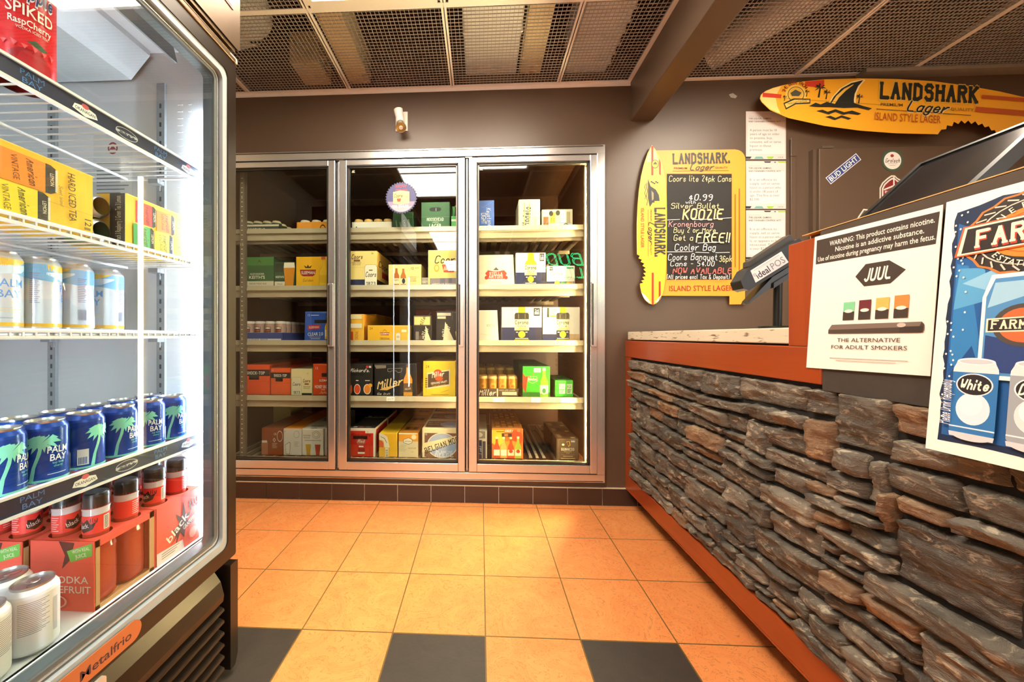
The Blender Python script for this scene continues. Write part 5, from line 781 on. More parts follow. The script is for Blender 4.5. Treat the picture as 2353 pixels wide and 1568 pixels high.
# white cans
WC = scrib(-.02, .02, [.098 - .0032 * i for i in range(18)], .0011, '#8d9098') + [('r', -.03, .02, -.0285, .095, '#8d9098'), ('r', .026, .03, .034, .09, '#b9bcc2')] + [('r', .055, .012, .09, .06, '#3a2a5a'), ('r', .057, .015, .088, .03, WH)]
wc = None
for k, (u, X, rr) in enumerate(((76, -.826, 8), (14, -.898, 120), (-47, -.83, 60))):
    p = XP(u, 1400, X); lab = 'plain white can on the fridge floor, ' + ['in front of the windowed bottle carton', 'behind the other two', 'cut off by the picture edge'][k]; rz = math.radians(45 + rr)
    if wc is None: wc = canthing('white_can', lab, .0335, .122, '#e6e8ea', WC, 'white cans on the fridge floor', metal=.1, rough=.35); wc.location = (p.x, p.y, Z0 + .0005); wc.rotation_euler = (0, 0, rz)
    else: dup(wc, (p.x, p.y, Z0 + .0005), rz, lab)
# ------------------------------------------------------------------ service counter
def wood_mat(name, a, bcol, axis, rough=.32):
    m, nt, p, L = nodes(name); q = N(nt); v = q.obj(); s = [38, 38, 38]; s[axis] = 2.2
    n = q.noise(q.stretch(v, *s), 1.0, 4, .6); n2 = q.noise(v, 2.5, 2); L.new(q.mix(q.math('MULTIPLY_ADD', n2, .5, q.math('MULTIPLY', n, .6)), a, bcol), p.inputs['Base Color'])
    p.inputs['Roughness'].default_value = rough; p.inputs['Coat Weight'].default_value = .35; p.inputs['Coat Roughness'].default_value = .15; return m
WY = wood_mat('cherry_wood_along', '#a8491a', '#7c2f10', 1); WZ = wood_mat('cherry_wood_upright', '#a8491a', '#7c2f10', 2)
def stone_mat(name, a, bcol, vein):
    m, nt, p, L = nodes(name); q = N(nt); v = q.obj(); n = q.noise(q.stretch(v, 6, 6, 16), 2.2, 6, 1.2, .62); n2 = q.noise(q.stretch(v, 14, 14, 34), 2.0, 5, .8, .7); n3 = q.noise(v, 8, 2)
    c = q.mix(n, a, bcol); c = q.mix(q.math('MULTIPLY', q.ramp(n2, (.54, 0.), (.64, 1.)), .85), c, vein); c = q.mix(q.math('MULTIPLY', q.ramp(n3, (.5, 0.), (.75, 1.)), .35), c, vein)
    L.new(c, p.inputs['Base Color']); p.inputs['Roughness'].default_value = .62
    q.bump(q.math('ADD', n, q.math('MULTIPLY', n2, .7)), .85, .012, p); return m
STN = [stone_mat('slate_charcoal', '#332e29', '#625a4f', '#a29481'), stone_mat('slate_grey', '#443d36', '#746a5d', '#b0a28d'), stone_mat('slate_dark', '#2b2723', '#524a41', '#8f8270'), stone_mat('slate_brown', '#5a4331', '#86684c', '#a58a6c')]
XC = .8167; YE = -1.95
ct = thing('service_counter', 'service counter faced with dark ledge stone and cherry wood trim on the right', 'counter', (XC, -.9, 0))
def cb(b, name, parent=None, bevel=0., **k):
    b.v = [(x - XC, y + .9, z) for x, y, z in b.v]; return b.build(name, parent or ct, bevel, **k)
BLK = K('#4a3d31', .5, 0, .15, 8, name='dark_painted_board')
b = MB(); b.box(XC + .03, 1.5, YE, -.002, .105, .955, K('#2a211b', .6)); cb(b, 'carcass')
b = MB(); b.box(.915, 1.5, YE, -.015, 0, .105, K('#1c1613', .6)); cb(b, 'toe_kick')
b = MB(); b.box(XC - .002, XC + .03, YE, -.002, .108, .188, WY); b.box(XC - .002, .92, YE, -.002, .1, .108, WY); cb(b, 'base_rail', bevel=.002)
b = MB(); b.box(XC - .001, XC + .03, -.076, -.002, .188, .858, WZ); cb(b, 'end_trim', bevel=.002)
b = MB(); b.box(XC - .003, XC + .03, -1.235, -.001, .858, .9505, WY); cb(b, 'top_rail', bevel=.003)
b = MB(); b.box(XC + .0, XC + .03, YE, -1.2355, .845, .953, K('#3a3530', .6, 0, .2)); cb(b, 'dark_rail')
m, nt, p, L = nodes('worn_cream_laminate'); q = N(nt); v = q.obj(); c = q.mix(q.noise(v, 5, 3), '#d9d0ba', '#c8bca2'); L.new(q.mix(q.ramp(q.noise(q.stretch(v, 6, 6, 40), 3, 5), (.6, 0.), (.66, 1.)), c, '#6a5338'), p.inputs['Base Color']); p.inputs['Roughness'].default_value = .3
b = MB(); b.box(XC + .002, 1.5, -1.14, -.03, .956, 1.0, m); cb(b, 'countertop', bevel=.003)
b = MB(); b.box(XC - .002, XC + .024, -1.2255, -1.138, .951, 1.2225, WZ); cb(b, 'upright_post', bevel=.0015)
b = MB(); b.box(XC + .003, XC + .024, YE, -1.2257, .953, 1.236, BLK); b.box(XC + .0242, XC + .034, YE, -1.176, .953, 1.2365, BLK)
for k in range(60): y = YE + .012 * k + random.uniform(0, .008); 
bb = cb(b, 'raised_panel', bevel=.0015)
b = MB(); b.box(XC + .002, XC + .034, YE, -1.176, 1.2365, 1.2385, K('#c9a063', .7, 0, .3, 60, name='raw_plywood_edge')); b.box(XC + .0235, XC + .0343, -1.176, -1.174, 1.222, 1.2385, K('#c9a063', .7, 0, .3, 60, name='raw_plywood_edge')); cb(b, 'plywood_edge', bb)
# ledge stones in wandering courses
b = MB(); rnd = random.Random(4); y0, y1, z0, z1 = YE, -.078, .19, .852
b.box(XC + .012, XC + .028, YE, -.076, z0, z1 + .004, K('#191614', .9, 0, .2))
hs = []
while sum(hs) < z1 - z0 - .03: hs.append(rnd.choice((.044, .052, .06, .068, .078, .088)))
k = (z1 - z0) / sum(hs); lev = [z0]
for h in hs: lev.append(lev[-1] + h * k)
nl = len(lev)
def course(i, y):
    if i <= 0: return z0
    if i >= nl - 1: return z1
    return lev[i] + (.014 * noise.noise(Vector((y * 2.1, i * 3.7, .5))) + .006 * noise.noise(Vector((y * 6, i * 1.7, 4.5)))) + .03 * math.sin(y * 1.9 + .4) * math.sin(PI * (lev[i] - z0) / (z1 - z0))
taken = {i: [] for i in range(nl)}; stones = []
for i in range(nl - 1):
    y = y1 + (0 if i % 2 else rnd.uniform(0, .0))
    while y > y0 + .01:
        w = rnd.choice((rnd.uniform(.07, .13), rnd.uniform(.11, .18), rnd.uniform(.16, .26)))
        blk = [t for t in taken[i] if t[0] < y - 1e-4 and t[1] > y - w - .001]
        inside = [t for t in taken[i] if t[0] < y - 1e-4 <= t[1]]
        if inside: y = inside[0][0]; continue
        if blk: w = y - max(t[1] for t in blk)
        w = min(w, y - y0)
        if y - w - y0 < .05: w = y - y0
        if w < .012: y -= w; continue
        top = i + 1; r = rnd.random()
        if r < .17 and i + 2 < nl and w < .2 and lev[i + 2] - lev[i] < .13: top = i + 2; taken[i + 1].append((y - w, y))
        if top == i + 1 and rnd.random() < .14 and lev[i + 1] - lev[i] > .05 and w > .1:
            stones.append((y - w, y, i, top, 0, .48)); stones.append((y - w, y - w * .45, i, top, .48, 1)); stones.append((y - w * .45, y, i, top, .48, 1))
        else: stones.append((y - w, y, i, top, 0, 1))
        y -= w
for (ya, yb, ia, ib, fa, fb_) in stones:
    w = yb - ya; ym = (ya + yb) / 2; h = (course(ib, ym) - course(ia, ym)) * (fb_ - fa); nx, nz = max(6, int(w / .008)), max(6, int(h / .005)); dep = rnd.uniform(.014, .036); sd = rnd.random() * 50; mt = STN[3] if rnd.random() < .13 else STN[rnd.choice((0, 0, 1, 1, 2))]
    sl, sr = rnd.uniform(-.016, .016), rnd.uniform(-.016, .016); tx, tz = rnd.uniform(-.014, .014), rnd.uniform(-.004, .014); gl = [rnd.uniform(0, .006) for _ in range(4)]
    def pt(i, k):
        s, t = i / nx, k / nz; y = ya + .002 + (w - .004) * s + (sl * (1 - s) + sr * s) * (t - .5) * .8
        t2 = fa + (fb_ - fa) * (.03 + .94 * t); z = course(ia, y) * (1 - t2) + course(ib, y) * t2
        z += (gl[0] * (1 - s) + gl[1] * s) * (1 - t) - (gl[2] * (1 - s) + gl[3] * s) * t
        e = min(s * w, (1 - s) * w); f = min(t * h, (1 - t) * h); ed = min(1, min(e / .005, f / .0035)) ** .7
        n = noise.noise(Vector((y * 14 + sd, z * 40, sd))) * .008 + noise.noise(Vector((y * 45, z * 110 + sd, sd))) * .004 + round(noise.noise(Vector((y * 8 + sd, z * 22, 3.1))) * 4) * .0026
        if ed < 1: y += noise.noise(Vector((y * 60, z * 60, sd))) * .005; z += noise.noise(Vector((z * 50, y * 70, sd + 9))) * .0035
        return (XC + .014 - (dep + n + tx * (s - .5) + tz * (t - .5)) * ed, y, max(z0 - .002, min(z1 + .003, z)))
    vs = [pt(i, k) for k in range(nz + 1) for i in range(nx + 1)]; fs = [(k * (nx + 1) + i, k * (nx + 1) + i + 1, (k + 1) * (nx + 1) + i + 1, (k + 1) * (nx + 1) + i) for k in range(nz) for i in range(nx)]
    b.add(vs, fs, mt, True)
st = cb(b, 'stone_facing')
# posters
PN = (-1, 0, 0); b = MB(); TL, TR, BR, BL = [Vector((XC - .0045, y, z)) for y, z in ((-1.2218, 1.2223), (-1.4774, 1.2128), (-1.4582, .9033), (-1.1973, .8971))]
def sheet(b, TL, TR, BR, BL, N_, th, c):
    N_ = Vector(N_) * th; P = [BL, BR, TR, TL]; Q = [p + N_ for p in P]; b.add(P + Q, [(4, 5, 6, 7), (3, 2, 1, 0), (0, 1, 5, 4), (1, 2, 6, 5), (2, 3, 7, 6), (3, 0, 4, 7)], K(c, .55, 0, .01))
sheet(b, TL, TR, BR, BL, PN, .0012, '#fbf3e8'); cv = quadcv(b, TL, TR, BR, BL, PN, o=.0014, st=.000032); D2 = '#3f352f'
A = [('p', [(.025, .97), (.985, .965), (.975, .78), (.03, .79)], D2), T('WARNING: This product contains nicotine.', .56, .925, .034, WH, b=.03, w=.8, rot=0), T('Nicotine is an addictive substance.', .56, .875, .034, WH, b=.03, w=.68), T('Use of nicotine during pregnancy may harm the fetus.', .51, .825, .034, WH, b=.03, w=.92)]
A += [('p', [(.42, .655), (.5, .73), (.68, .73), (.8, .655), (.7, .58), (.5, .58)], D2), T('JUUL', .6, .655, .075, '#fbf3e8', f='k', th=.2, sh=.22, w=.2)]
for i, c in enumerate(('#7fcf9c', '#6a2a30', '#f2b860', '#ee8a48')):
    x = .335 + .135 * i; y = .355; w = .098; hgt = .128 + .005 * i
    A += [('r', x, y, x + w, y + hgt, c), ('r', x, y, x + w, y + .06, D2), ('e', x + w / 2, y + .064, w * .36, .012, '#f6ece0'), ('r', x + w * .9, y + .06, x + w, y + hgt, '#00000'[:0] or c)]
A += [('p', [(.21, .29), (.24, .327), (.93, .327), (.945, .31), (.945, .275), (.93, .26), (.21, .262)], '#4c403a'), ('p', [(.24, .327), (.93, .327), (.915, .297), (.215, .29)], '#7a6a60'), ('r', .79, .262, .94, .3, '#3a302b'), ('e', .8, .31, .03, .014, '#c9beb4'), T('THE ALTERNATIVE', .55, .215, .028, D2, w=.5), T('FOR ADULT SMOKERS', .55, .165, .028, D2, w=.6), ('r', .24, .082, .86, .086, '#a89c90'), ('r', .3, .066, .78, .07, '#b5aa9e')]
cv.draw(A); tag(b.build('vaping_poster'), 'white nicotine warning poster with four coloured pods on the counter front', 'poster')
b = MB(); TL, TR, BR, BL = [Vector((XC - .0062, y, z)) for y, z in ((-1.4836, 1.2145), (-1.71, 1.2105), (-1.68, .771), (-1.4468, .7677))]; BL = XP(2128, 1030, XC - .04); BR = BL + Vector((0, -.233, .004))
sheet(b, TL, TR, BR, BL, PN, .0012, '#fbf4ea'); cv = quadcv(b, TL, TR, BR, BL, PN, o=.0014, st=.00003); rnd = random.Random(5)
NV2 = '#12294a'; fr_ = [(.07 + rnd.uniform(-.012, .006), .045 + i * .03) for i in range(31)]; fr2 = [(.93 + rnd.uniform(-.006, .012), .045 + i * .03) for i in range(31)][::-1]
A = [('p', fr_ + [(.2 + .12 * i, .965 + rnd.uniform(-.012, .008)) for i in range(6)] + fr2 + [(.85 - .12 * i, .045 + rnd.uniform(-.012, .004)) for i in range(6)], NV2), ('p', [(.09, .07), (.09, .9), (.2, .86), (.9, .86), (.9, .07)], '#1d5a9c'), ('p', [(.1, .35), (.1, .74), (.3, .7), (.6, .72), (.9, .7), (.9, .5), (.6, .3), (.3, .28)], '#2f7cbc'), ('p', [(.1, .56), (.12, .72), (.42, .7), (.8, .64), (.6, .58), (.36, .6)], '#56a2d4'), ('p', [(.14, .66), (.3, .7), (.48, .69), (.3, .62)], '#8cc4e6'), ('p', [(.1, .3), (.22, .42), (.3, .28), (.24, .1), (.1, .1)], '#164a86')]
A += [('e', .1 + rnd.uniform(-.03, .07), .1 + rnd.random() * .84, .006, .004, '#f4f0ea') for i in range(40)]
n = 34; sc = lambda rx, ry, k: [(.5 + (rx + (k if i % 2 else 0)) * math.cos(2 * PI * i / n), .82 + (ry + (k * .7 if i % 2 else 0)) * math.sin(2 * PI * i / n)) for i in range(n)]
A += [('p', sc(.365, .145, .012), '#ea7a34'), ('p', sc(.35, .138, .012), '#2c2520'), ('e', .5, .82, .3, .118, '#d8cfc0'), ('e', .5, .82, .29, .114, '#2c2520'), ('e', .5, .82, .235, .09, '#ee8a30'), ('e', .5, .82, .2, .075, '#c9651e'), ('e', .5, .82, .19, .07, '#f09a3c')]
for i in range(30): a = 2 * PI * i / 30; A.append(('l', [(.5 + .31 * math.cos(a), .82 + .122 * math.sin(a)), (.5 + .345 * math.cos(a + .12), .82 + .136 * math.sin(a + .12))], .0022, '#d8cfc0'))
A += [('arc', 'NEEPAWA', .5, .79, .057, 140, 40, .02, '#f2ead8', {'b': .03}), ('arc', 'ESTATE BREWED', .5, .83, .0535, 215, 325, .02, '#f2ead8', {'b': .03})]
A += [('p', [(.09, .765), (.13, .88), (.9, .885), (.93, .775)], '#e8602c'), ('p', [(.105, .77), (.14, .875), (.89, .88), (.915, .78)], '#f4ead2'), ('p', [(.13, .776), (.155, .868), (.875, .873), (.895, .784)], '#241d1a'), T('FARMERY', .528, .822, .062, '#c2402c', f='b', th=.25, w=.62, rot=1), T('FARMERY', .52, .826, .058, '#f6ecd0', f='b', th=.21, w=.61, rot=1)]
A += [('p', [(.27, .36), (.27, .6), (.31, .68), (.72, .68), (.76, .6), (.76, .36), (.66, .3), (.36, .3)], '#e6f0f6'), ('p', [(.29, .37), (.29, .6), (.33, .665), (.7, .665), (.74, .6), (.74, .37), (.65, .315), (.38, .315)], '#4d8cc4'), ('p', [(.3, .56), (.33, .65), (.6, .65), (.5, .6)], '#9cc9e6'), ('p', [(.3, .37), (.3, .46), (.7, .4), (.64, .325), (.39, .325)], '#28407a'), ('e', .48, .495, .15, .075, '#4a4440'), ('e', .48, .495, .12, .06, '#e0683a'), ('p', [(.3, .47), (.3, .52), (.66, .53), (.66, .475)], '#f0e4c8'), ('p', [(.31, .475), (.31, .515), (.65, .525), (.65, .48)], '#2c2420'), T('FARMERY', .48, .498, .028, '#f0e4c8', f='b', th=.2, w=.3)]
for cx, c1, c2, nm in ((.265, '#2f74b4', '#cfe6f4', 'White'), (.56, '#9aa4ae', '#dfe4e8', 'Draft')):
    A += [('e', cx, .085, .105, .02, '#cfd4da'), ('p', [(cx - .105, .085), (cx + .105, .085), (cx + .12, .1), (cx + .12, .325), (cx - .12, .325), (cx - .12, .1)], c1), ('p', [(cx - .12, .32), (cx + .12, .32), (cx + .118, .335), (cx + .105, .352), (cx + .1, .362), (cx - .1, .362), (cx - .105, .352), (cx - .118, .335)], '#dfe3e7'), ('e', cx, .362, .1, .013, '#f4f6f8'), ('e', cx, .361, .088, .009, '#c4cad2'), ('p', [(cx - .115, .075), (cx + .115, .075), (cx + .12, .092), (cx - .12, .092)], '#cfd4da'), ('r', cx - .12, .11, cx + .12, .115, '#e8eef4'), ('e', cx, .185, .09, .06, c2), ('e', cx - .01, .2, .06, .04, '#f2f7fa'), ('e', cx, .275, .098, .042, '#e8eef4'), ('e', cx, .275, .09, .038, '#231f24'), T(nm, cx, .275, .034, WH, f='k', th=.2, w=.15)]
A += [T('Please Drink Responsibly', .118, .2, .035, '#e8eef4', f='k', rot=90, w=.17)]
cv.draw(A); tag(b.build('brewery_poster'), 'blue brewery poster with cans and a saw-edged emblem at the right picture edge', 'poster')
# ------------------------------------------------------------------ point of sale gear
pm = thing('counter_display', 'dark glossy tilted display panel standing behind the raised counter panel', 'display screen', (1.06, -1.26, 1.0)); O = Vector((1.06, -1.26, 1.0))
far_b, far_t = W(1972, 507, -1.15), W(2113, 378, -1.15); A_ = (far_t - far_b); Wd = Vector((0, -.232, 0)); Nn = Vector((-A_.z, 0, A_.x)).normalized()
b = MB(); GL = K('#1b1a1b', .12, 0, .2, 6, name='glossy_display_glass'); BZ = K('#0e0d0d', .35, 0, 0, name='black_plastic')
Pq = lambda s, t, o: far_b - O + Wd * s + A_ * t + Nn * o
def slab(b, s0, s1, t0, t1, o0, o1, m, cut=.05):
    pts = [(s0, t0), (s1, t0), (s1, t1 - cut), (s1 - cut * .6, t1), (s0 + cut * .6, t1), (s0, t1 - cut)]; b.prism(pts, Pq, o0, o1, m)
slab(b, 0, 1, -.3, 1, -.022, -.002, BZ); b.build('housing', pm, .003)
b = MB(); slab(b, .05, .95, -.28, .955, -.002, .0002, GL); b.build('screen', pm)
b = MB(); 
for s in (0, .945): slab(b, s, s + .055, -.3, 1, -.002, .004, BZ, .02)
slab(b, .05, .95, .955, 1, -.002, .004, BZ, .02); b.build('bezel', pm, .001)
b = MB(); b.prism([(1.0, 1.0005), (1.3, 1.0005), (1.26, 1.1), (1.18, 1.3), (1.12, 1.25), (1.08, 1.04)], lambda x, z, d: Vector((x, -1.13 + d, z)) - O, .02, .045, BZ); b.box(-.08, .26, .12, .3, .0005, .02, BZ)
b.build('stand', pm, .003)
ps = thing('price_display', 'black pole display with a white maker label poking out left of the wooden post', 'customer display', (.93, -.98, 1.0005)); O = Vector((.93, -.98, 1.0005))
c = W(1765, 618, -.98); ex = (W(1815, 588, -.98) - W(1712, 652, -.98)).normalized(); ez = Vector((0, -1, 0)).cross(ex) * -1; ey = Vector((0, 1, 0))
if ez.z < 0: ez = -ez
loc = lambda p: p - O
b = MB(); q = lambda s, t, d: loc(c) + ex * s + ez * t + ey * d
b.prism([(-.095, -.012), (-.085, -.026), (.13, -.026), (.13, .03), (-.052, .032), (-.09, .012)], q, .0, .05, K('#121216', .35)); bd = b.build('housing', ps, .004)
b = MB(); b.prism([(-.105, -.062), (-.095, -.055), (.0, -.03), (.13, -.03), (.13, -.05), (.02, -.052)], q, .004, .04, K('#0b0b0e', .25)); b.prism([(-.02, -.06), (.04, -.058), (.05, -.046), (-.01, -.046)], q, -.002, .03, K('#1c1c24', .3)); b.build('lower_flap', ps, .003)
b = MB(); b.prism([(-.03, .032), (.13, .03), (.13, .05), (-.02, .046)], q, .02, .05, K('#3a3632', .4)); b.build('top_fin', ps, .002)
b = MB(); b.prism([(-.055, -.016), (.062, -.016), (.062, .024), (-.048, .024)], q, -.0008, 0, K('#f3eef0', .5, 0, 0)); cv = Cv(b, lambda x, y, o: q(x, y, -.0008 - o), 1, 1)
cv.draw([T('ideal', -.02, .0, .021, '#2a2444', b=.04, w=.045), T('POS', .033, .0, .021, '#8d8894', w=.046), ('r', -.04, .018, .05, .0195, '#b8b2bc'), ('r', -.03, .0145, .04, .0155, '#c8c2cc'), ('e', -.045, .006, .005, .006, '#c9c3cf')]); b.build('maker_label', bd)
b = MB(); b.cyl((.0, .03, 0), loc(c) + ey * .03 + ex * .05 - ez * .02, .012, BLACK); b.cyl((0, .03, 0), (0, .03, .008), .05, BLACK, n=24); b.build('pole', ps)
# ------------------------------------------------------------------ things on the back wall
YW = -.0005
t = thing('emergency_lamp', 'white lamp holder with a clear reflector bulb on a white wall plate above the cooler', 'wall lamp', W(923, 280, 0)); O = Vector(t.location)
a0, a1 = W(909.5, 303, -.0), W(937, 258, 0); PLS = K('#ece3d6', .4, 0, .02)
b = MB(); b.box(a0.x - O.x, a1.x - O.x, -.007, -.0003, a0.z - O.z, a1.z - O.z, PLS); b.build('wall_plate', t, .002)
b = MB(); p, r_, s_ = W(919, 275, -.05) - O, W(915, 252, -.055) - O, W(921, 290, -.075) - O
b.cyl((p.x, 0, p.z), (p.x, p.y, p.z), .015, PLS, n=18); b.cyl(p, r_, .022, PLS, r1=.026, n=20); b.cyl(p, p.lerp(s_, .6), .024, PLS, r1=.024, n=20); b.build('socket', t, .001)
b = MB(); u_ = (s_ - p).normalized(); b.cyl(p.lerp(s_, .6), s_ + u_ * .012, .021, K('#e6dfd0', .15, .9, .3, 90, bump=.5), r1=.031, n=22); b.cyl(s_ + u_ * .0121, s_ + u_ * .0125, .029, K('#b39a5a', .08, .6, .4, 60), n=22); b.cyl(s_ + u_ * .012, s_ + u_ * .016, .011, K('#fff3d8', .2), n=14); b.build('reflector_bulb', t)
SUN, SUN2, INK, RDB = '#f0b02c', '#f4c935', '#2a2a26', '#b5341e'
# chalkboard with the small surfboard
Yb = -.02; t = thing('menu_chalkboard', 'yellow framed beer chalkboard with handwritten chalk prices on the brown wall', 'chalkboard', W(1600, 520, 0)); O = Vector(t.location)
def rel(f): return lambda x, y, d: f(x, y, d) - O
rc2 = [(1713 - 22 + 22 * math.cos(a), 368 - 24 * math.sin(a)) for a in [math.radians(90 - 15 * i) for i in range(7)]]
b = MB(); YEL = K('#e59a2c', .45, 0, .04, 5); b.prism([(1508, 346), (1690, 343.5)] + rc2 + [(1711.8, 699.5), (1676, 700), (1676, 680.5), (1508, 680)], rel(wmap(-.0008)), 0, Yb + .02 + .018, YEL)
cv = wallcv(b, -.0195, o=.0003, st=.00003); mp0 = cv.mp; cv.mp = rel(mp0)
cv.draw([T('LANDSHARK.', 1613, 364, 21, '#33312a', f='b', th=.26, w=131, rot=1), T('Lager', 1612, 384, 13, '#33312a', f='k', th=.16, sh=.4, w=54, rot=1), T('PREMIUM', 1564, 386.5, 4.5, '#4a4434', b=.02, w=30), T('QUALITY', 1658, 385, 4.5, '#4a4434', b=.02, w=29), ('l', [(1546, 393), (1675, 392)], .0018, '#4a4434'), T('ISLAND STYLE LAGER', 1611, 662.5, 12.5, '#9c2f1c', b=.015, w=147, rot=.5), ('l', [(1689.5, 447), (1689.5, 614)], .004, '#9c2f1c'), ('l', [(1699, 434), (1699, 628)], .004, '#9c2f1c')]); b.build('board_frame', t, .002)
b = MB(); b.prism([(1532.5, 399.5), (1681.6, 399.5), (1681.6, 642.5), (1532.5, 642.8)], rel(wmap(-.0196)), 0, .0006, K('#1b1815', .65, 0, .5, 14, name='chalkboard_slate')); cv = wallcv(b, -.0203, rough=.9, o=.0001, st=.00002); mp1 = cv.mp; cv.mp = rel(mp1)
def chalk(s, x0, x1, base, h, c, th=.1): return T(s, 1430 + (x0 + x1) / 2 / 3.267, 300 + (base - h / 2) / 3.267, h / 3.267, c, f='k', th=th, sh=.14, w=(x1 - x0) / 3.267, j=.05)
CW, CC, CP, CR2 = '#efeae2', '#f3dfa8', '#e8a0a4', '#ee6a62'
L_ = lambda x0, y0, x1, y1: ('l', [(1430 + x0 / 3.267, 300 + y0 / 3.267), (1430 + x1 / 3.267, 300 + y1 / 3.267)], .003, CW)
cv.draw([chalk('Coors lite 24pk Cans', 350, 818, 382, 42, CC), chalk('40.99', 497, 675, 525, 45, CW), chalk('with', 475, 550, 549, 22, CW, .13), chalk('Silver Bullet', 365, 730, 585, 40, CC), chalk('KOOZIE', 455, 755, 666, 72, '#f0c890', .17), L_(340, 672, 430, 668), L_(525, 670, 675, 666), L_(690, 664, 819, 655), chalk('Kronenbourg', 348, 683, 722, 42, CP), chalk('Buy 2 or More', 385, 700, 766, 38, CC), chalk('Get a', 385, 530, 826, 42, CC), chalk('FREE!!', 555, 805, 838, 68, CC, .14), L_(568, 845, 735, 838), chalk('Cooler Bag', 393, 700, 900, 48, CW), L_(337, 912, 530, 910), L_(550, 914, 650, 918), L_(700, 918, 805, 915), chalk('Coors Banquet', 343, 715, 972, 46, CW), chalk('36pk', 728, 822, 985, 44, CC), chalk('Cans - 54.00', 360, 690, 1018, 38, CW), chalk('NOW AVAILABLE', 380, 820, 1074, 42, CR2, .13), chalk('[All prices excl Tax & Deposit]', 335, 805, 1114, 32, CW, .12)]); b.build('slate', t)
SB = [(1498, 333.7), (1507, 345), (1516, 362), (1523, 385), (1528.5, 410), (1531.5, 445), (1532.5, 485), (1532.5, 540), (1531.5, 600), (1529, 640), (1525.5, 665), (1518, 687), (1509, 697), (1501, 700.4), (1491, 698), (1481, 689), (1474, 674), (1471, 660), (1470.5, 652), (1478, 650), (1473, 645), (1481, 643), (1476, 637), (1484, 635), (1478, 628), (1485, 626), (1478.5, 619), (1484, 616), (1476, 611), (1480.5, 606), (1472, 602), (1475, 597), (1467, 594), (1470, 588), (1463.7, 585), (1463, 550), (1463, 514), (1465, 470), (1468, 437.7), (1473, 405), (1479, 379.6), (1488, 352)]
b = MB(); b.prism(SB, rel(wmap(-.0202)), 0, .009, K('#edb92c', .4, 0, .04, 5), K('#e8a21c')); cv = wallcv(b, -.0294, o=.0003, st=.00003); mp2 = cv.mp; cv.mp = rel(mp2)
cv.draw([('p', [(1498, 337), (1490, 352), (1484, 372), (1512, 372), (1507, 350)], '#f6dc9a'), ('r', 1496.5, 336, 1501.5, 403, '#b5341e'), ('p', [(1514.5, 364), (1518.5, 374), (1518.5, 404), (1514.5, 400)], '#b5341e'), ('e', 1505.5, 377, 8.5, 10, '#4a4428'), ('e', 1505.5, 377, 7, 8.5, '#e8c648'), ('p', [(1500, 378), (1511, 378), (1506, 371)], '#4a4428'), ('p', [(1489, 411), (1489, 455), (1493, 476), (1497, 470), (1502, 462), (1516, 462), (1514, 448), (1507, 436), (1495, 428)], INK), ('p', [(1497, 438), (1502, 444), (1502, 458), (1498, 462)], '#8d8468'), ('l', [(1484, 423), (1481, 430), (1484, 437), (1481, 444), (1484, 451), (1482, 458)], .003, INK), ('l', [(1487, 420), (1486, 430), (1488, 440), (1485, 450), (1488, 462), (1486, 472)], .0035, INK)] + [('e', 1497 + i * 3.5, 418 + (i % 3) * 2, 2.2, 1.6, INK) for i in range(5)] + [('e', 1494 + i * 4, 462 + i, 2.4, 2, INK) for i in range(3)] + [T('LANDSHARK.', 1516.5, 535, 21, INK, f='b', th=.26, w=112, rot=-90), T('Lager', 1496.5, 535, 11, INK, f='k', sh=.4, w=50, rot=-90), T('PREMIUM', 1496, 495, 3.6, INK, w=26, rot=-90), T('QUALITY', 1496, 574, 3.6, INK, w=24, rot=-90), ('l', [(1489.5, 482), (1489.5, 589)], .0014, INK), T('ISLAND STYLE LAGER', 1476.5, 524, 7.5, RDB, b=.01, w=91, rot=-90), ('r', 1498, 627, 1502, 700, '#c2281c'), ('p', [(1514, 647), (1518, 647), (1518, 686), (1514, 691)], '#c2281c'), ('p', [(1474, 672), (1482, 678), (1492, 691), (1496, 698), (1486, 693), (1478, 683)], '#faf0d6'), ('p', [(1530, 660), (1520, 677), (1504, 695), (1512, 694), (1524, 670)], '#faeeca')]); b.build('surfboard', t, .003)
# big surfboard
BB = [(1745.8, 226.8), (1748, 218), (1759.7, 208.8), (1776, 202), (1797, 196.3), (1838.8, 188), (1894, 182.4), (1977.5, 180.2), (2060.8, 181.6), (2144, 186.6), (2227, 197.7), (2296.7, 210.2), (2353, 223), (2420, 242), (2452, 256), (2460, 266), (2450, 277), (2400, 291), (2340, 302), (2290, 307), (2286, 299), (2278, 300), (2272, 290), (2263, 293), (2257, 284), (2248, 288), (2241, 279), (2232, 285), (2225, 277), (2217, 284), (2209, 277), (2202, 285), (2192, 280), (2188, 290), (2176, 288), (2174, 297), (2163, 298), (2155, 308.7), (2060.8, 306.5), (1977.5, 300.4), (1894, 289.3), (1811, 271.2), (1769.4, 253.2), (1750, 235)]
Yd = -.045; b = MB(); b.prism(BB, wmap(Yd), 0, .022, K('#eda92a', .35, 0, .06, 3), K('#d98f18')); b.prism([(1900, 210), (2100, 210), (2100, 260), (1900, 260)], wmap(0), .001, -Yd + .001, BLACK)
cv = wallcv(b, Yd - .0222, o=.0003, st=.00003); INK2 = '#1f211c'
def palmt(x, y, s):
    o = [('p', [(x - s * .1, y), (x + s * .1, y), (x + s * .25, y - s), (x + s * .1, y - s)], INK2)]
    for a in (200, 165, 140, 100, 60, 35, 5, -25): ca, sa = math.cos(math.radians(a)), math.sin(math.radians(a)); hx, hy = x + s * .18, y - s; L = s * .65; o.append(('p', [(hx, hy), (hx + ca * L * .5 + sa * s * .1, hy - sa * L * .55 - s * .08), (hx + ca * L, hy - sa * L + s * .1), (hx + ca * L * .5 - sa * s * .08, hy - sa * L * .4 + s * .05)], INK2))
    return o
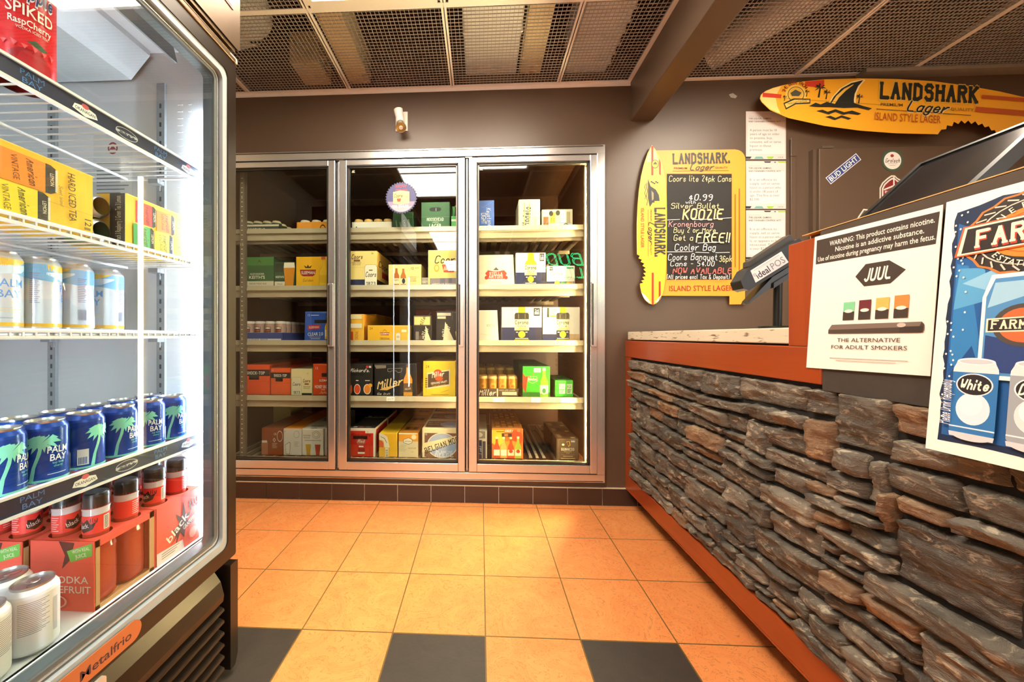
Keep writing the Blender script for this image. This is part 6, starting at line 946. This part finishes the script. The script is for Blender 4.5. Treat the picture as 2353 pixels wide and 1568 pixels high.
cv.draw([('p', [(1747, 226), (1752, 214), (1775, 203), (1795, 198), (1782, 222), (1786, 244), (1794, 262), (1769, 251), (1751, 234)], '#f4d27c'), ('p', [(1752.5, 213), (1796, 217), (1795, 226), (1752, 223)], '#c8371e'), ('p', [(1850, 187.5), (1894, 183.5), (1894, 197), (1885, 201), (1868, 200), (1850, 198)], '#c8371e'), ('e', 1829, 219, 24, 23, '#e8c25a'), ('e', 1829, 217, 19, 18, INK2), ('e', 1829, 217, 17.5, 16.5, '#e8b848'), ('e', 1829, 215, 15, 13, '#d9a838'), ('p', [(1816, 214), (1828, 206), (1842, 213), (1836, 221), (1820, 221)], '#4a4a3a'), ('p', [(1800, 237), (1824, 226), (1862, 227), (1862, 238), (1828, 240), (1806, 252)], INK2), ('p', [(1803, 239), (1826, 229), (1860, 229), (1860, 235), (1828, 237), (1807, 248)], '#e8c25a'), T('MARGARITAVILLE', 1832, 235, 5, INK2, w=44, rot=10)] + palmt(1802, 232, 9) + palmt(1853, 222, 11) + [('arc', 'THE BEER FROM', 1829, 219, .073, 165, 35, 8, '#7c2a16', {'b': .02})]
 + palmt(1881, 224, 22) + palmt(1898, 228, 15) + palmt(1973, 238, 15) + [('p', [(1901, 243), (1913, 222), (1930, 203), (1955, 188), (1984, 181.5), (1989, 184), (1976, 198), (1968, 215), (1966, 230), (1967, 246)], '#f3dc9c'), ('p', [(1904, 243), (1916, 222), (1933, 204), (1956, 191), (1984, 184), (1972, 198), (1964, 216), (1962, 230), (1963, 245)], INK2), ('p', [(1908, 241), (1922, 220), (1940, 204), (1962, 193), (1960, 196), (1944, 208), (1928, 224), (1917, 241)], '#e2b348'), ('p', [(1859, 244), (1874, 236), (1886, 240), (1900, 234), (1930, 242), (1960, 236), (1985, 244), (2004, 249), (1996, 253), (1970, 247), (1940, 248), (1905, 246), (1880, 246)], INK2), ('p', [(1876, 255), (1890, 252), (1902, 257), (1920, 251), (1940, 258), (1958, 254), (1979, 261), (1972, 264), (1950, 261), (1938, 264), (1920, 257), (1904, 263), (1888, 258)], INK2), ('p', [(1896, 269), (1908, 266), (1920, 271), (1934, 265), (1957, 272), (1950, 275), (1934, 270), (1918, 276), (1906, 271)], INK2)]
 + [T('LANDSHARK', 2137.5, 213.5, 36, '#d9b24a', f='b', th=.33, w=228, rot=-2.9), T('LANDSHARK', 2138, 213, 33, INK2, f='b', th=.28, w=225, rot=-2.9), T('PREMIUM', 2049, 240.5, 6.5, '#5a4a22', b=.03, w=51, rot=-2), T('Lager', 2131, 247, 24, '#f3dc9c', f='k', th=.22, sh=.45, w=96, rot=-3.5), T('Lager', 2130, 246, 23, INK2, f='k', th=.15, sh=.45, w=94, rot=-3.5), T('QUALITY', 2211, 251.5, 6.5, '#8d6a22', b=.03, w=54, rot=-2.5), ('l', [(2014, 250.4), (2231, 265)], .003, INK2), T('ISLAND STYLE LAGER', 2086, 270.5, 17.5, '#a8501c', b=.01, w=152, rot=-3), ('p', [(2257, 218), (2353, 225), (2400, 240), (2353, 234), (2256, 226)], '#b3501c'), ('p', [(2243, 245), (2353, 254), (2440, 270), (2353, 266), (2240, 257)], '#b3501c'), ('l', [(1800, 226), (2060, 243)], .0015, '#4a3a1c')])
tag(b.build('surfboard_sign', bevel=.004), 'large yellow horizontal surfboard beer sign with a shark fin and a bitten edge', 'wall sign')
# notices
TXS = (('A person must be 18', 'years of age or older', 'to possess, buy,', 'consume, sell or serve', 'liquor in these', 'premises.'), ('It is an offence to', 'supply, sell or serve', 'liquor to a person who', 'is under 18 years of', 'age. The fine is over', '$2,500.'), ('It is an offence to', 'supply, sell or serve', 'liquor to a person who', 'is, or appears to be,', 'intoxicated. The fine', 'is over $2,500.'))
for k, (r0, lab) in enumerate((((1714, 256, 1806, 366), 'top'), ((1714, 370, 1806, 480), 'middle'), ((1714, 483.5, 1805, 597), 'bottom'))):
    x0, y0, x1, y1 = r0; b = MB(); b.prism([(x0, y1), (x1, y1), (x1, y0), (x0, y0)], wmap(-.001), 0, .0012, K('#c6bfba', .6, 0, .02)); cv = wallcv(b, -.0023, o=.0002, st=.00003); dy = (y1 - y0)
    A = [('r', x0 + 4, y0 + 24, x1 - 3, y1 - 12, '#d6d0cb'), T('LIQUOR GAMING', x0 + 20, y0 + 11, 1.3, '#8a847c', w=26), T('THE LIQUOR, GAMING', x0 + 32.5, y0 + 16.5, 3.6, '#2e2b2a', b=.02, w=52), T('AND CANNABIS CONTROL ACT', x0 + 43, y0 + 23 + .5, 3.6, '#2e2b2a', b=.02, w=74), ('l', [(x0 + 4, y0 + 28), (x1 - 3, y0 + 28)], .0008, '#c8c0b8')]
    for i, s in enumerate(TXS[k]): w_ = len(s) * 3.25; A.append(T(s, x0 + 9 + w_ / 2, y0 + 43 + i * 9, 5.4, '#5e5a58', w=w_))
    A += [('p', [(x0, y1 - 1), (x0 + 10, y1 - 1), (x0 + 13, y1 - 6), (x0, y1 - 6)], '#26282c'), ('p', [(x0 + 19, y1 - 1), (x0 + 41, y1 - 1), (x0 + 37, y1 - 6), (x0 + 23, y1 - 6)], '#6d9c98'), ('p', [(x0 + 51, y1 - 1), (x0 + 60, y1 - 1), (x0 + 65, y1 - 6), (x0 + 48, y1 - 6)], '#8fb83c'), T('LGCA', x1 - 12, y1 - 4.5, 3.4, '#5a5652', w=12)]
    if k: A += [('p', [(x0 + 41, y0 + 1), (x0 + 58, y0 + 1), (x0 + 56, y0 + 4), (x0 + 44, y0 + 4)], '#26282c'), ('p', [(x0 + 64, y0 + 4), (x0 + 67, y0 + 1), (x0 + 70, y0 + 4)], '#4a5a56'), ('p', [(x0 + 73, y0 + 1), (x1, y0 + 1), (x1, y0 + 4), (x0 + 75, y0 + 4)], '#8fb83c')]
    cv.draw(A); tag(b.build('liquor_notice'), f'white liquor law notice on the brown wall, {lab} one of the three', 'notice', 'liquor law notices')
# wall cabinet and trims behind the counter
t = thing('wall_cabinet', 'brown painted flush cabinet door with beer stickers behind the counter', 'cabinet', W(1868, 500, 0)); O = Vector(t.location)
a0, a1 = W(1869, 343, -.03), W(1877, 343, -.03); zt = a0.z; b = MB(); b.box(a0.x - O.x, XR - .02 - O.x, -.028, -.0005, .95 - O.z, zt - O.z, WALL); b.build('body', t)
b = MB(); b.box(a1.x - O.x, XR - .03 - O.x, -.045, -.0285, .96 - O.z, zt - .004 - O.z, WALL); b.build('door', t, .003)
b = MB(); p = W(1899, 338, -.03); b.box(p.x - .03 - O.x, p.x + .03 - O.x, -.04, -.001, zt - O.z, zt + .012 - O.z, K('#6a5d50', .4, .4)); b.cyl((p.x - .02 - O.x, -.02, zt + .012 - O.z), (p.x + .02 - O.x, -.02, zt + .012 - O.z), .006, K('#7c6e60', .4, .4), n=10); b.build('hinge', t)
xs = [W(u, 460, -.012).x for u in (1818, 1829)]; b = MB(); b.box(xs[0], xs[1], -.012, -.0005, .9, W(1822, 322, 0).z, WALL); b.box(xs[0] - .004, xs[1] + .004, -.016, -.0125, W(1822, 362, 0).z, W(1822, 320, 0).z, WALL); struct(b.build('trim_3', bevel=.002))
YS_ = -.0458
b = MB(); q1 = wmap(YS_); cs, sn = math.cos(math.radians(-39)), math.sin(math.radians(-39)); R_ = lambda x, y: (1938 + x * cs - y * sn, 388 + x * sn + y * cs)
b.prism([R_(-45, 9.5), R_(45, 9.5), R_(45, -9.5), R_(-45, -9.5)], q1, 0, .0008, K('#e9e6ec', .4, 0, 0)); cv = wallcv(b, YS_ - .0009, o=.0002, st=.00003); cv.draw([('p', [R_(-43.5, 8), R_(43.5, 8), R_(43.5, -8), R_(-43.5, -8)], '#33407c'), T('BUD LIGHT', 1938, 388, 11.5, WH, b=.05, w=80, rot=39)]); tag(b.build('beer_sticker'), 'slanted blue rectangular beer sticker on the brown cabinet door', 'sticker')
b = MB(); b.prism([(2051 + 25 * math.cos(2 * PI * i / 30), 369 - 25 * math.sin(2 * PI * i / 30)) for i in range(30)], wmap(YS_), 0, .0008, K('#3d5646', .4, 0, 0)); cv = wallcv(b, YS_ - .0009, o=.0002, st=.00003); cv.draw([('p', [(2031, 349), (2071, 347), (2066, 356), (2036, 357)], '#3d5646'), ('e', 2051, 369, 20, 20, '#ece4dc'), ('e', 2050, 358, 4, 3.6, '#9c2f34'), T('Grolsch', 2051, 369, 8.5, '#2c2b2a', f='k', th=.15, w=33), ('r', 2040, 376, 2062, 377, '#a89f98'), ('r', 2044, 380, 2058, 381, '#a89f98')]); tag(b.build('beer_sticker'), 'round white and green beer sticker on the cabinet door', 'sticker')
sh = [(2021, 460), (2021, 432), (2027, 420), (2039, 409), (2048, 403), (2056, 403), (2062, 409), (2082, 420), (2090, 432), (2090, 460), (2070, 475), (2038, 475)]
b = MB(); b.prism(sh[::-1], wmap(YS_), 0, .0008, K('#d9d2c6', .4, 0, 0)); cv = wallcv(b, YS_ - .0009, o=.0002, st=.00003); sc_ = lambda k: [(2055 + (x - 2055) * k, 440 + (y - 440) * k) for x, y in sh]; cv.draw([('p', sc_(.9), '#241a18'), ('p', sc_(.84), '#e0d8cc'), ('p', sc_(.74), '#7c1f24'), ('l', [(2032, 436), (2056, 426), (2080, 436)], .008, '#e8e0d4'), ('l', [(2054, 408), (2054, 426)], .008, '#e8e0d4'), T('STELLA', 2054, 444, 9, '#e8e0d4', f='b', w=40)]); tag(b.build('beer_sticker'), 'dark red crest-shaped beer sticker half hidden by the tilted display', 'sticker')
b = MB(); s2 = [(1970, 501), (1984, 480), (2000, 482), (2018, 492), (2012, 520), (1985, 524)]; b.prism(s2[::-1], wmap(YS_), 0, .0008, K('#d9d2c6', .4, 0, 0)); cv = wallcv(b, YS_ - .0009, o=.0002, st=.00003); cv.draw([('p', [(1995 + (x - 1995) * .85, 502 + (y - 502) * .85) for x, y in s2], '#4a5646'), ('p', [(1995 + (x - 1995) * .7, 502 + (y - 502) * .7) for x, y in s2], '#a02a28')]); tag(b.build('beer_sticker'), 'small red diamond sticker just above the counter panel edge', 'sticker')
b = MB(); b.prism([(1690, 226), (1694, 221), (1684, 214), (1675, 217), (1679, 224)], wmap(-.0006), 0, .0006, K('#a39c92', .5)); tag(b.build('tape_scrap'), 'scrap of clear tape on the wall left of the big surfboard', 'tape')
# ------------------------------------------------------------------ neon sign hung behind the viewer, seen mirrored in the cooler glass
NY = -4.2
def NP(u, v):                                                  # the point of the sign's plane whose mirror image in the door glass lies along the ray
    d = ray(u, v); t = (-NY - .028 - CAM.y) / d.y; p = CAM + d * t; return Vector((p.x, NY, p.z))
a0, a1 = NP(1250, 642), NP(1340, 580); t = thing('neon_sign', 'green neon beer sign hanging behind the viewer, mirrored in the right cooler door', 'neon sign', ((a0.x + a1.x) / 2, NY, a0.z)); O = Vector(t.location)
GRN = lamp('#19e886', 16.0, 'green_neon_tube'); wd, ht = a1.x - a0.x, a1.z - a0.z
b = MB(); b.box(-wd / 2 - .03, wd / 2 + .03, -.05, -.04, -.02, ht + .02, BLACK); b.build('backing_panel', t, .004)
for word, zb, hh in (('BUD', ht * .54, ht * .42), ('LIGHT', ht * .06, ht * .36)):
    b = MB(); x = 0; segs = []
    for ch in word:
        wm = 0
        for pl in STROKES[ch].split('|'):
            pl = pl.replace(' ', ''); P = [(int(pl[i]) / 7, (int(pl[i + 1]) - 2) / 7) for i in range(0, len(pl), 2)]; wm = max(wm, max(p[0] for p in P)); segs.append([(x + p[0] + .25 * p[1], p[1]) for p in P])
        x += max(wm, .15) + .3
    k = wd / (x + .1)
    for P in segs:
        for off in (-.012, .012):
            b.tube([(wd / 2 - p[0] * k - off, -.02, zb + p[1] * hh + off * .6) for p in P], .0055, GRN, 6)
    b.build('neon_tube', t)
b = MB()
for s in (-1, 1): b.cyl((s * wd * .4, -.045, ht + .02), (s * wd * .4, -.045, CEIL - O.z), .002, BLACK, n=6)
b.build('hanging_wire', t)
